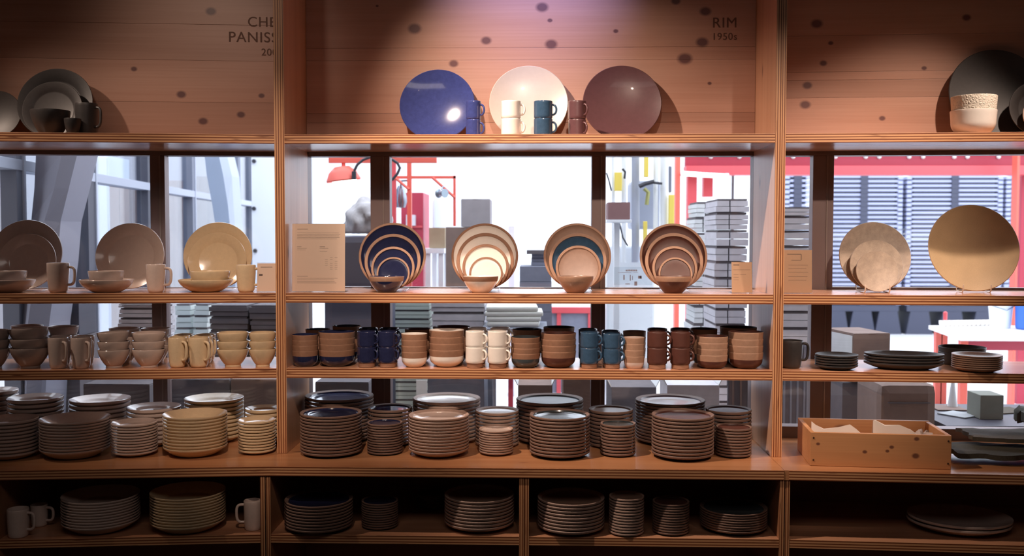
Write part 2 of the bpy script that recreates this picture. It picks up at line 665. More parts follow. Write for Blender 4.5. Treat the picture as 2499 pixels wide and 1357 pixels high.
# ------------------------------------------------------------------ shelving units
T = 0.0205                                  # half of a doubled upright
KN = {
    'L': [(445, 232, 9), (590, 281, 8), (498, 297, 9), (517, 30, 10), (330, 170, 6), (640, 235, 6)],
    'M': [(1013, 72, 13), (1187, 101, 10), (1345, 110, 12), (1323, 20, 12), (1342, 52, 5), (1502, 78, 5), (1108, 157, 9), (1720, 30, 11), (1712, 105, 12), (1670, 145, 14), (922, 17, 3), (1648, 5, 9), (1730, 205, 4)],
    'R': [(1991, 60, 11), (2025, 107, 5), (2007, 156, 7), (1968, 210, 9), (1963, 257, 10), (2150, 290, 6), (2252, 168, 5), (2355, 45, 8)],
}
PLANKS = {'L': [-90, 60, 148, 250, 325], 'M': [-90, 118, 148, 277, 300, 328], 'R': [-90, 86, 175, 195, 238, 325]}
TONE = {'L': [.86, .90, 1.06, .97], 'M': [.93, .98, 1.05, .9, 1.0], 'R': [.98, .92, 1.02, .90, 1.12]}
ULAB = {
    'L': 'pine plywood shelving unit lettered with a restaurant name, with cream tableware',
    'M': 'middle pine plywood shelving unit with blue, white and plum platters on top',
    'R': 'pine plywood shelving unit holding two speckled tan plate displays, above wooden crate',
}
UNIT = {}
for b in 'LMR':
    x0, x1 = XRANGE[b]
    U = empty('shelving_unit', wl(b, 0, 0, 0), BAY[b][2])
    tag(U, ULAB[b], 'shelf', 'plywood shelving units along the window')
    UNIT[b] = U
    xa, xb = x0 + T, x1 - T
    for sx in (x0, x1 - T):
        box('side_panel', sx, sx + T, 0, D, ZC + 0.0005, ZTOP, [W_SIDE, E_X], U, front=1, bev=0.0012)
    for z0, z1 in ((Z1b, Z1), (Z2b, Z2), (Z3b, Z3)):
        s = box('shelf', xa, xb, 0.0015, D, -(z1 - z0), 0.0, [W_SHELF, E_Z], U, front=1, bev=0.0012, loc=(0, 0, z1))
    xm = {'L': 400, 'M': 1290, 'R': 2200}[b]
    kn = [(at(b, x, y, D).x, at(b, x, y, D).z, r * 4.3 / F) for x, y, r in KN[b]]
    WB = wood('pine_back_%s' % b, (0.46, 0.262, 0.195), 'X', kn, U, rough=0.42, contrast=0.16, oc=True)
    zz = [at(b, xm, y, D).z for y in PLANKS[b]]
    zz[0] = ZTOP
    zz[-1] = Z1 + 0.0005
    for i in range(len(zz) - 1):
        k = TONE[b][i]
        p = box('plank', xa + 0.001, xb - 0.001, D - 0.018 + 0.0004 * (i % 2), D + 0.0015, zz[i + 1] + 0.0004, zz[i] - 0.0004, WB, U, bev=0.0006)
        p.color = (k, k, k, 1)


def lettering(b, rows, body_px):
    for txt, xr, yb, hpx in rows:
        cu = bpy.data.curves.new('lettering', 'FONT')
        cu.body = txt
        cu.align_x = 'RIGHT'
        p0 = at(b, xr, yb, D - 0.0185)
        p1 = at(b, xr, yb - hpx, D - 0.0185)
        cu.size = (p1.z - p0.z) / 0.70
        cu.space_character = 1.10
        cu.extrude = 0.0003
        cu.materials.append(BURNT)
        tmp = link('lettering', cu)
        bpy.context.view_layer.update()
        me = bpy.data.meshes.new_from_object(tmp.evaluated_get(bpy.context.evaluated_depsgraph_get()))
        bpy.data.objects.remove(tmp)
        bm = bmesh.new()                       # a second slightly shifted print makes the strokes bolder
        bm.from_mesh(me)
        me2 = me.copy()
        me2.transform(Matrix.Translation((0.0010, 0.0, -0.00005)))
        bm.from_mesh(me2)
        bm.to_mesh(me)
        bm.free()
        link('lettering', me, UNIT[b], (p0.x, D - 0.0186, p0.z), (PI / 2, 0, 0))


lettering('L', [('CHEZ', 698, 66, 24), ('PANISSE', 698, 104, 25), ('2006', 690, 136, 17)], 0)
lettering('M', [('RIM', 1799, 67, 25), ('1950s', 1799, 97, 17)], 0)

# ------------------------------------------------------------------ worktops and lower cabinets
def corner(b, y):
    """meeting line of the middle run and a side run at local depth y (world xy)"""
    hx, hy, a = BAY[b]
    return (hx - y * math.tan(a / 2), y)


XSEAM = at('M', 1914, 1150, LYC).x
pL0, pL1 = wl('L', -WL_, LYC, 0), wl('L', -WL_, D, 0)
cF, cB = corner('L', LYC), corner('L', D)
poly = [(pL0.x, pL0.y), cF, (XSEAM - 0.0008, LYC), (XSEAM - 0.0008, D), cB, (pL1.x, pL1.y)]
WT = ZC - ZCb


def worktop(poly, label):
    o = link('worktop', prism_mesh('worktop', poly, ZC - WT, ZC, [W_TOP, W_TOP]))
    tag(o, label, 'worktop', 'pine worktops under the window')
    return o


wt = worktop(poly, 'long pine worktop carrying the stacks of cream and dark plates')
EDGE_T = 0.002
fr = link('edge_band', box_mesh('edge_band', cF[0], XSEAM - 0.0008, LYC - EDGE_T, LYC + 0.0, -WT + 0.001, -0.001, E_Z, 0), wt, (0, 0, ZC))
lx = lw('L', (cF[0], cF[1], 0)).x
link('edge_band', box_mesh('edge_band', -WL_, lx, LYC - EDGE_T, LYC + 0.0, -WT + 0.001, -0.001, E_Z, 0), wt, wl('L', 0, 0, ZC), (0, 0, BAY['L'][2]))
pR0, pR1 = wl('R', WR_, LYC, 0), wl('R', WR_, D, 0)
cRF, cRB = corner('R', LYC), corner('R', D)
poly = [(XSEAM + 0.0008, LYC), cRF, (pR0.x, pR0.y), (pR1.x, pR1.y), cRB, (XSEAM + 0.0008, D)]
wt2 = worktop(poly, 'pine worktop carrying the knotty wooden crate and dark cloths')
rx = lw('R', (cRF[0], cRF[1], 0)).x
link('edge_band', box_mesh('edge_band', rx, WR_, LYC - EDGE_T, LYC, -WT + 0.001, -0.001, E_Z, 0), wt2, wl('R', 0, 0, ZC), (0, 0, BAY['R'][2]))

XD = [at('M', x, 1240, LYC + 0.02).x for x in (651, 1279, 1912)]
HT = 0.018
ZUND = ZC - WT - 0.0006
CABS = [
    ('L', at('L', 1, 1250, LYC + 0.02).x - 0.019, lw('L', (XD[0], LYC, 0)).x - 0.002, 'low pine cabinet of open shelves with cream plate stacks and mugs'),
    ('L', -WL_, at('L', 1, 1250, LYC + 0.02).x - 0.021, 'low pine cabinet mostly cut off by the frame, beside the cream mugs'),
    ('M', XD[0] + 0.001, XD[1] - 0.001, 'low pine cabinet holding dark navy stacks and one pale plate stack'),
    ('M', XD[1] + 0.001, XD[2] - 0.001, 'low pine cabinet holding four brown edged stacks in a row'),
    ('R', lw('R', (XD[2], LYC, 0)).x + 0.002, WR_, 'low pine cabinet holding only two big oval platters'),
]
for b, x0, x1, lab in CABS:
    A = empty('base_cabinet', wl(b, 0, 0, 0), BAY[b][2])
    tag(A, lab, 'cabinet', 'low pine cabinets under the worktop')
    yf = LYC + 0.004
    yb = D - 0.03
    for sx in (x0, x1 - HT):
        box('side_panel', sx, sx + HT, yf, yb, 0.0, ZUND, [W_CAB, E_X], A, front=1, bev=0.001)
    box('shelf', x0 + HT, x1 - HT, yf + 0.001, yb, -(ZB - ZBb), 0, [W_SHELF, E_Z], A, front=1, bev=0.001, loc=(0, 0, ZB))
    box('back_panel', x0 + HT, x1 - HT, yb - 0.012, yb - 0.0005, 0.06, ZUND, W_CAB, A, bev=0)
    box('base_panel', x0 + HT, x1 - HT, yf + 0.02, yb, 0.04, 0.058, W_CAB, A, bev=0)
# ------------------------------------------------------------------ tableware
def plate_profile(R, t, h, kind):
    """(profile, materials 0 glaze / 1 bare clay) of a plate of radius R, thickness t, rise h"""
    rf = 0.60 * R
    zo = lambda q: h * max(0.0, (q - 0.60) / 0.40) ** 1.35
    if kind == 'rim':
        pr = [(0, t * .35), (rf * .92, t * .35), (rf * .95, 0), (rf, 0)]
        fm = [0, 0, 0]
        for q in (.72, .84, .94):
            pr.append((q * R, zo(q)))
            fm.append(0)
        pr += [(.985 * R, zo(.985)), (R, zo(1.0) + t * .30), (R, zo(1) + t * .72), (.985 * R, zo(1) + t * .95), (.94 * R, zo(.94) + t * .95), (.885 * R, zo(.885) + t * .93)]
        fm += [1, 1, 1, 1, 1, 1]
        pr += [(.865 * R, zo(.865) + t * .5), (.80 * R, zo(.80) + t * .72), (.70 * R, zo(.70) + t * .78), (.6 * R, t * .85), (0, t * .85)]
        fm += [0, 0, 0, 0, 0]
    else:
        pr = [(0, t * .35), (rf * .92, t * .35), (rf * .95, 0), (rf, 0)]
        fm = [0, 0, 0]
        for q in (.72, .84, .94):
            pr.append((q * R, zo(q)))
            fm.append(0)
        pr += [(.988 * R, zo(.988)), (R, zo(1.0) + t * .35), (.995 * R, zo(1) + t * .7), (.97 * R, zo(.97) + t * .95)]
        fm += [0, 0, 0, 0]
        if kind == 'well':
            pr += [(.80 * R, zo(.80) + t * .95), (.70 * R, zo(.74) + t * .9), (.66 * R, zo(.66) + t * .75), (.6 * R, t * .72), (0, t * .72)]
            fm += [0, 0, 0, 0, 0]
        else:
            pr += [(.88 * R, zo(.88) + t * .9), (.74 * R, zo(.74) + t * .9), (.6 * R, t * .9), (.3 * R, t * .82), (0, t * .8)]
            fm += [0, 0, 0, 0, 0]
    return pr, fm


ORD = ['topmost', 'second-from-top', 'third-from-top', 'fourth-from-top', 'fifth-from-top', 'sixth-from-top', 'seventh-from-top', 'eighth-from-top',
       'ninth-from-top', 'tenth-from-top', 'eleventh-from-top', 'twelfth-from-top', 'thirteenth-from-top', 'fourteenth-from-top', 'fifteenth-from-top']
ORD += [w + '-from-top' for w in ('sixteenth seventeenth eighteenth nineteenth twentieth twenty-first twenty-second twenty-third twenty-fourth twenty-fifth twenty-sixth twenty-seventh twenty-eighth twenty-ninth thirtieth '
                                  'thirty-first thirty-second thirty-third thirty-fourth thirty-fifth').split()]


def order_word(k, n):
    """k counted from the bottom, 0 first"""
    if k == 0 and n > 1:
        return 'bottom'
    return ORD[n - 1 - k] if n > 1 else 'single'


def plate_stack(b, x0, x1, ytop, ybot, zbase, n, kind, glaze, where, word='dinner plate', clay=None, ly=None, wobble=0.0006, rise=0.2, top_glaze=None, flat=False, big=0):
    """stack whose silhouette spans x0..x1, whose far top edge is at ytop and near foot at ybot (photo pixels)"""
    cxp = 0.5 * (x0 + x1)
    R = 0.12
    for _ in range(5):
        if ly is None:
            lf = atz(b, cxp, ybot, zbase).y
            yc = lf + 0.60 * R
        else:
            yc = ly
        p = at(b, cxp, 0.5 * (ytop + ybot), yc)
        dd = depth(b, p.x, yc)
        R = (x1 - x0) / 2 / F * dd
        R *= 0.995
    ztop = at(b, cxp, ytop, yc + R).z
    h = rise * R
    total = ztop - zbase
    pitch = (total - h) / (n - 0.1)
    t = pitch * 0.72
    mats = [G[glaze], clay or (CLAY_P if glaze == 'white' else CLAY_D)]
    pr, fm = plate_profile(R, t, h, kind)
    me = lathe_mesh('plate', pr, mats, fm, 44 if R > .1 else 36)
    loc = wl(b, p.x, yc, zbase)
    name = word.replace(' ', '_')
    rr = random.Random(int(x0 * 7 + ytop))
    for k in range(n):
        o = link(name, me, None, (loc.x + rr.uniform(-wobble, wobble), loc.y + rr.uniform(-wobble, wobble), zbase + 0.0004 + k * pitch), (0, 0, rr.uniform(0, 6.28)))
        tag(o, '%s %s' % (order_word(k, n), where), 'plate', 'plates of one stack: ' + where)
    return loc, R, ztop


# --- worktop, side run (front row then back row)
PS = plate_stack
PS('L', -42, 90, 1006, 1104, ZC, 10, 'well', 'fawn', 'greyish plate in wide front stack on worktop, cut by frame edge', ly=0.012)
PS('L', 102, 265, 1002, 1110, ZC, 11, 'well', 'fawn', 'pale plate in wide front stack between cut-off stack and small stack', rise=.26, ly=0.016)
PS('L', 274, 383, 1017, 1103, ZC, 11, 'well', 'cream', 'small pale plate in narrow front stack between two wide pale stacks', 'side plate', rise=.16, ly=0.03)
PS('L', 400, 553, 992, 1107, ZC, 11, 'well', 'butter', 'yellowish plate in wide front stack left of first upright', rise=.27, ly=0.016)
PS('L', 582, 672, 1013, 1103, ZC, 11, 'well', 'butter', 'yellowish small plate in stack half hidden by the first upright', 'side plate', rise=.16, ly=0.03)
PS('L', -60, 42, 940, 1062, ZC, 10, 'well', 'fawn', 'grey plate in tall back stack cut by frame edge', ly=0.35)
PS('L', 22, 151, 955, 1065, ZC, 10, 'well', 'fawn', 'dim plate in back stack behind two wide greyish stacks', ly=0.243)
PS('L', 173, 316, 957, 1065, ZC, 9, 'well', 'cream', 'shiny topped plate in back stack behind the wide pale stack', ly=0.31)
PS('L', 312, 440, 977, 1065, ZC, 8, 'well', 'cream', 'plate in low back stack behind the narrow pale stack', 'salad plate', ly=0.235)
PS('L', 452, 594, 955, 1065, ZC, 10, 'well', 'butter', 'shiny yellowish plate in back stack behind the wide yellowish stack', ly=0.29)
PS('L', 598, 690, 984, 1065, ZC, 8, 'well', 'butter', 'salad plate in back stack behind first upright', 'salad plate', ly=0.215)
# --- worktop, middle run
PS('M', 733, 883, 990, 1107, ZC, 13, 'rim', 'navy', 'navy brown-edged plate in wide front stack, first in the middle bay', rise=.10, ly=0.012)
PS('M', 896, 983, 1020, 1107, ZC, 12, 'rim', 'navy', 'small navy brown-edged plate in narrow front stack of the middle bay', 'side plate', rise=.08, ly=0.03)
PS('M', 997, 1145, 996, 1112, ZC, 12, 'rim', 'cream', 'cream plate in wide front stack of the middle bay', rise=.18, clay=CLAY_P, ly=0.012)
PS('M', 1169, 1253, 1036, 1107, ZC, 10, 'rim', 'cream', 'small cream plate in narrow front stack of the middle bay', 'side plate', rise=.13, clay=CLAY_P, ly=0.03)
PS('M', 1292, 1440, 995, 1113, ZC, 12, 'rim', 'slate', 'slate brown-edged plate in wide front stack of the middle bay', rise=.12, ly=0.012)
PS('M', 1465, 1551, 1022, 1105, ZC, 10, 'rim', 'slate', 'small slate plate in narrow front stack of the middle bay', 'side plate', rise=.1, ly=0.03)
PS('M', 1590, 1742, 995, 1116, ZC, 12, 'rim', 'redbrown', 'red-brown plate in wide front stack near second upright', rise=.12, ly=0.002)
PS('M', 1747, 1834, 1031, 1108, ZC, 10, 'rim', 'redbrown', 'small red-brown plate in narrow front stack by second upright', 'side plate', rise=.1, ly=0.028)
PS('M', 745, 912, 949, 1070, ZC, 12, 'rim', 'navy', 'navy platter in back stack behind wide navy stack', 'large plate', ly=0.298, rise=.1)
PS('M', 897, 1006, 982, 1070, ZC, 10, 'rim', 'navy', 'navy plate in back stack behind small navy stack', 'salad plate', ly=0.204, rise=.1)
PS('M', 1007, 1173, 955, 1070, ZC, 11, 'rim', 'white', 'white large plate in back stack behind wide cream stack', 'large plate', ly=0.298, rise=.1)
PS('M', 1160, 1267, 989, 1070, ZC, 10, 'rim', 'white', 'white salad plate in back stack behind small cream stack', 'salad plate', ly=0.195, rise=.1)
PS('M', 1259, 1424, 957, 1070, ZC, 11, 'rim', 'grey', 'pale-topped grey large plate in back stack behind wide slate stack', 'large plate', ly=0.298, rise=.1)
PS('M', 1436, 1545, 986, 1070, ZC, 10, 'rim', 'tan', 'tan salad plate in back stack behind small slate stack', 'salad plate', ly=0.2, rise=.1)
PS('M', 1550, 1720, 959, 1070, ZC, 13, 'rim', 'plum', 'plum large plate in back stack behind wide red-brown stack', 'large plate', ly=0.298, rise=.1)
PS('M', 1722, 1833, 986, 1070, ZC, 10, 'rim', 'plum', 'plum salad plate in back stack behind small red-brown stack', 'salad plate', ly=0.2, rise=.1)
# --- bottom shelves
PS('L', 155, 338, 1180, 1305, ZB, 10, 'well', 'cream', 'pale platter in lower cabinet stack beside the cream mugs', 'large plate', rise=.24)
PS('L', 369, 549, 1172, 1304, ZB, 11, 'well', 'butter', 'yellowish platter in lower cabinet stack beside the lone cup', 'large plate', rise=.24)
PS('M', 695, 862, 1192, 1303, ZB, 9, 'rim', 'navy', 'navy large plate in dim lower stack, first beyond the cabinet divider', 'large plate', rise=.13)
PS('M', 882, 972, 1206, 1292, ZB, 11, 'rim', 'navy', 'small dark plate in dim lower stack beside the navy large plates', 'side plate', rise=.1)
PS('M', 1018, 1090, 1193, 1258, ZB, 9, 'rim', 'redbrown', 'small dark plate in far back lower stack behind pale stack', 'side plate', ly=.20, rise=.1)
PS('M', 1084, 1256, 1180, 1299, ZB, 9, 'rim', 'tan', 'pale tan large plate in lower stack next to middle cabinet divider', 'large plate', rise=.15, clay=CLAY_P)
PS('M', 1311, 1476, 1188, 1306, ZB, 9, 'rim', 'tan', 'large plate in lower stack just past the middle cabinet divider', 'large plate', rise=.14, clay=CLAY_P)
PS('M', 1486, 1572, 1196, 1308, ZB, 13, 'rim', 'tan', 'small pale-edged plate in tall narrow lower stack', 'side plate', rise=.1, clay=CLAY_P)
PS('M', 1592, 1682, 1208, 1306, ZB, 12, 'rim', 'redbrown', 'small red-brown plate in narrow lower stack', 'side plate', rise=.1)
PS('M', 1708, 1872, 1212, 1304, ZB, 8, 'rim', 'slate', 'dark large plate in dim lower stack by last cabinet divider', 'large plate', rise=.13)
# --- plates on the mug shelf of the third bay
PS('R', 1990, 2092, 856, 904, Z3, 5, 'coupe', 'charcoal', 'charcoal small plate in stack on shelf beside window mullion', 'side plate', rise=.16)
PS('R', 2326, 2442, 856, 911, Z3, 7, 'coupe', 'tan', 'brown plate in short stack in front of dark bowls', 'salad plate', rise=.16, ly=0.072)

# --- oval platters (one lathe stretched along x)
def oval_mesh(name, rx, ry, h, t, mats):
    pr, fm = plate_profile(1.0, t, h, 'coupe')
    v, f, fm = lathe_data(pr, 56, fm)
    v = [(x * rx, y * ry, z) for x, y, z in v]
    return new_mesh(name, v, f, mats, fm)


def ovals(b, x0, x1, y_mid, yfoot, zbase, n, glaze, where, ry, pitch, h, lyc):
    cxp = (x0 + x1) / 2
    p = at(b, cxp, y_mid, lyc)
    rx = (x1 - x0) / 2 / F * depth(b, p.x, lyc)
    me = oval_mesh('oval_platter', rx, ry, h, pitch * .75, [G[glaze]])
    for k in range(n):
        c = wl(b, p.x + 0.002 * (k % 2), lyc, zbase + .0004 + k * pitch)
        o = link('oval_platter', me, None, c, (0, 0, BAY[b][2] - 0.12))
        tag(o, '%s %s' % (order_word(k, n), where), 'plate', 'oval platters: ' + where)


ovals('R', 2112, 2297, 880, 905, Z3, 4, 'charcoal', 'charcoal oval platter in stack on shelf in front of cardboard box', .095, .0118, .022, .12)
ovals('R', 2218, 2460, 1295, 1330, ZB, 2, 'fawn', 'big greyish oval platter lying in the nearly empty lower cabinet', .17, .016, .03, -0.02)


# --- bowls
def bowl_profile(R, H, p, foot, kind, band):
    """stackable bowl: outer radius as a function of height; bare band of height band under the lip"""
    def ro(z):
        q = max(0.0, min(1.0, z / H))
        if kind == 'footed':
            if q < .10:
                return R * foot
            u = (q - .10) / .90
            return R * (foot + (1 - foot) * (math.sin(u * PI / 2) ** .80) * (.86 + .14 * u))
        if kind == 'straight':
            u = min(1, q / .42)
            return R * (foot + (.915 - foot) * math.sin(u * PI / 2) ** .9 + .085 * q)
        u = q
        return R * (foot + (1 - foot) * math.sin(u * PI / 2) ** .85)
    zs = [0, .02, .06, .10, .13, .18, .25, .33, .42, .52, .64, .76, .88, .97]
    zs = sorted(set([z * H for z in zs] + ([H - band, H - band + .0006] if band else [])))
    out = [(0, .001)] + [(ro(0) * .9, .001)] + [(ro(z), z) for z in zs] + [(ro(H) * .995, H - .0008)]
    pr = out + [(ro(H) * .985, H)]
    fl = .45 * p
    ins = []
    for k in range(12):
        z = H - (H - fl) * (k + .3) / 12.0
        r = min(ro(z) - .0009, max(.5 * (ro(z) + ro(max(0, z - p))), ro(z) - .0045))
        if r > 0.01:
            ins.append((r, z))
    pr = pr + ins + [(ro(0) * .8, fl), (0, fl)]
    fm = []
    for i in range(len(pr) - 1):
        zm = .5 * (pr[i][1] + pr[i + 1][1])
        outer = i < len(out)
        fm.append(1 if band and outer and zm > H - band else 0)
    return pr, fm


def bowl_stack(b, x0, x1, ytop, zbase, n, kind, glaze, where, foot=.6, frac=.20, clay=None, band=True, ly=None, word='bowl', gap=.02, fracH=None, mats=None, tilt=0.0):
    cxp = (x0 + x1) / 2
    R = .07
    for _ in range(4):
        yc = ly if ly is not None else gap + R
        p = at(b, cxp, ytop + 20, yc)
        R = (x1 - x0) / 2 / F * depth(b, p.x, yc)
    T_ = at(b, cxp, ytop, yc).z - zbase
    pitch = T_ * frac if n > 1 else T_ * .3
    H = T_ - (n - 1) * pitch if n > 1 else T_
    pr, fm = bowl_profile(R, H, pitch, foot, kind, pitch * 1.02 if band else 0)
    me = lathe_mesh('bowl', pr, mats or [G[glaze], clay or CLAY], fm, 44, 30)
    c = wl(b, p.x, yc, zbase)
    rr = random.Random(int(x0))
    for k in range(n):
        tl = tilt if k == n - 1 else 0
        o = link(word.replace(' ', '_'), me, None, (c.x + rr.uniform(-.0003, .0003), c.y, zbase + .0004 + k * pitch + abs(tl) * .09), (tl * .3, tl, 0 if tl else rr.uniform(0, 6.28)))
        tag(o, '%s %s' % (order_word(k, n), where), 'bowl', 'bowls: ' + where)
    return p, yc, R


BS = bowl_stack
FT = dict(foot=.50, frac=.24, band=False)
# mug shelf, side run
BS('L', -58, 21, 806, Z3, 3, 'footed', 'fawn', 'greyish footed bowl in stack cut by frame edge', **FT)
BS('L', 27, 118, 803, Z3, 3, 'footed', 'fawn', 'greyish footed bowl in stack beside the first cream mugs', tilt=-.05, **FT)
BS('L', 240, 315, 812, Z3, 3, 'footed', 'cream', 'cream footed bowl in stack just past first mug pair', tilt=-.04, **FT)
BS('L', 323, 402, 811, Z3, 3, 'footed', 'cream', 'cream footed bowl in stack just before the yellowish mugs', **FT)
BS('L', 530, 606, 811, Z3, 3, 'footed', 'butter', 'yellowish footed bowl in stack just past the yellowish mugs', **FT)
BS('L', 607, 674, 811, Z3, 3, 'footed', 'butter', 'yellowish footed bowl in stack touching first upright', **FT)
BS('L', 30, 103, 794, Z3, 3, 'footed', 'fawn', 'dark-lit footed bowl hidden behind greyish bowl stack', ly=.25, **FT)
BS('L', 120, 190, 796, Z3, 3, 'footed', 'fawn', 'dark-lit footed bowl in back row behind first mugs', ly=0.285, **FT)
BS('L', 268, 339, 800, Z3, 3, 'footed', 'cream', 'footed bowl in back row between the two cream bowl stacks', ly=.25, **FT)
BS('L', 346, 414, 801, Z3, 3, 'footed', 'cream', 'footed bowl in back row behind the yellowish mugs', ly=.25, **FT)
# mug shelf, middle run: brown banded bowls
BS('M', 713, 776, 816, Z3, 4, 'straight', 'navy', 'navy-based bowl with brown band, narrow stack at first upright', foot=.62, frac=.165)
BS('M', 778, 866, 809, Z3, 4, 'straight', 'navy', 'navy-based bowl with brown band, wide stack before navy mugs', foot=.62, frac=.172)
BS('M', 979, 1043, 814, Z3, 4, 'straight', 'white', 'white-based bowl with brown band, narrow stack past navy mugs', foot=.55, frac=.178)
BS('M', 1047, 1133, 805, Z3, 4, 'straight', 'white', 'white-based bowl with brown band, wide stack before white mugs', foot=.52, frac=.175)
BS('M', 1247, 1318, 822, Z3, 4, 'straight', 'slate', 'slate-based bowl with brown band, narrow stack past white mugs', foot=.62, frac=.175)
BS('M', 1320, 1406, 812, Z3, 4, 'straight', 'redbrown', 'dark-based bowl with brown band, wide stack before teal mugs', foot=.60, frac=.175)
BS('M', 1522, 1573, 823, Z3, 4, 'straight', 'cream', 'cream-based tan cup in narrow stack past teal mugs', foot=.72, frac=.20, clay=CLAY_L, word='cup')
BS('M', 1700, 1776, 820, Z3, 4, 'straight', 'redbrown', 'red-based bowl with tan band, narrow stack past red mugs', foot=.62, frac=.19, clay=CLAY_L)
BS('M', 1778, 1862, 809, Z3, 4, 'straight', 'redbrown', 'red-based bowl with tan band, wide stack by second upright', foot=.60, frac=.185, clay=CLAY_L)
for x0, x1, yt, gz, wh in ((746, 806, 803, 'navy', 'navy bowl in back row behind the narrow navy-based stack'), (812, 880, 795, 'navy', 'navy bowl in back row behind the wide navy-based stack'),
                           (988, 1052, 803, 'plum', 'dark plum bowl in back row behind narrow white-based stack'), (1056, 1148, 797, 'plum', 'dark plum bowl in back row behind wide white-based stack'),
                           (1250, 1322, 803, 'navy', 'navy bowl in back row behind the slate-based stack'), (1326, 1402, 798, 'charcoal', 'charcoal bowl in back row behind the dark-based stack'),
                           (1520, 1576, 808, 'tan', 'tan cup in back row behind the cream-based cups'), (1684, 1750, 802, 'charcoal', 'charcoal bowl in back row behind narrow red-based stack'),
                           (1757, 1846, 798, 'charcoal', 'charcoal bowl in back row behind wide red-based stack')):
    BS('M', x0, x1, yt, Z3, 4, 'straight', gz, wh, foot=.62, frac=.18, ly=.255)
BS('R', 2293, 2402, 846, Z3, 2, 'straight', 'charcoal', 'charcoal wide bowl behind the short brown plate stack', foot=.8, frac=.3, band=False, ly=0.285)
# display shelf: footed serving bowls with a small bowl inside
for x0, x1, i0, i1, gz, wh in ((-42, 82, -30, 62, 'fawn', 'in front of the cut-off plate pair'), (198, 324, 218, 301, 'cream', 'in front of single leaning cream plate'), (438, 567, 465, 561, 'butter', 'in front of the yellowish plate pair')):
    p, yc, R = BS('L', x0, x1, 682, Z2, 1, 'open', gz, '%s wide shallow bowl %s' % ({'fawn': 'greyish', 'cream': 'cream', 'butter': 'yellowish'}[gz], wh), foot=.50, band=False, word='serving bowl', gap=.006)
    zi = at('L', (x0 + x1) / 2, 682, yc).z
    BS('L', i0, i1, 661, Z2 + .014, 1, 'open', gz, 'small %s bowl set inside shallow bowl %s' % ({'fawn': 'greyish', 'cream': 'cream', 'butter': 'yellowish'}[gz], wh), foot=.62, band=False, ly=yc + 0.004, word='bowl')
# display shelf: banded bowl in front of every nested plate set
for x0, x1, gz, cl, wh in ((900, 986, 'navy', CLAY_L, 'navy bowl with tan band before the navy plate set'), (1130, 1216, 'white', CLAY, 'white bowl with brown band before the white plate set'),
                           (1362, 1448, 'tan', CLAY_L, 'tan bowl with lighter band before the teal plate set'), (1600, 1687, 'redbrown', CLAY_L, 'red-brown bowl with tan band before the red-brown plate set')):
    BS('M', x0, x1, 674, Z2, 1, 'open', gz, wh, foot=.48, clay=cl, gap=.012, word='bowl')
# textured white bowls, top shelf
TEX = speckled('carved_white_glaze', (0.76, 0.70, 0.60), 0.45, 0.04)
_b = TEX.node_tree.nodes['Principled BSDF']
_t = N(TEX, 'ShaderNodeTexCoord')
_v = N(TEX, 'ShaderNodeTexVoronoi', feature='DISTANCE_TO_EDGE')
_v.inputs['Scale'].default_value = 95
L(TEX, _t.outputs['Object'], _v.inputs['Vector'])
_bp = N(TEX, 'ShaderNodeBump')
_bp.inputs['Strength'].default_value = 0.9
_bp.inputs['Distance'].default_value = 0.004
L(TEX, _v.outputs['Distance'], _bp.inputs['Height'])
L(TEX, _bp.outputs[0], _b.inputs['Normal'])
pb = at('R', 2375, 300, .11)
Rb = 53 / F * depth('R', pb.x, .11)
zb_top = at('R', 2375, 264, .11 - Rb).z
pr, fm = bowl_profile(Rb, zb_top - Z1, .03, .64, 'straight', 0)
o = link('bowl', lathe_mesh('bowl', pr, [G['white']], fm, 44), None, wl('R', pb.x, .11, Z1 + .0003))
tag(o, 'smooth white lower bowl of the pair on top shelf before charcoal platter', 'bowl', 'white bowl pair on top shelf')
zt2 = at('R', 2375, 236, .11).z
zb2 = Z1 + (zb_top - Z1) * .46
pr, fm = bowl_profile(Rb * .985, zt2 - zb2, .05, .52, 'straight', 0)
o = link('bowl', lathe_mesh('bowl', pr, [TEX], fm, 44), None, wl('R', pb.x + .001, .11, zb2))
tag(o, 'carved white upper bowl of the pair on top shelf before charcoal platter', 'bowl', 'white bowl pair on top shelf')
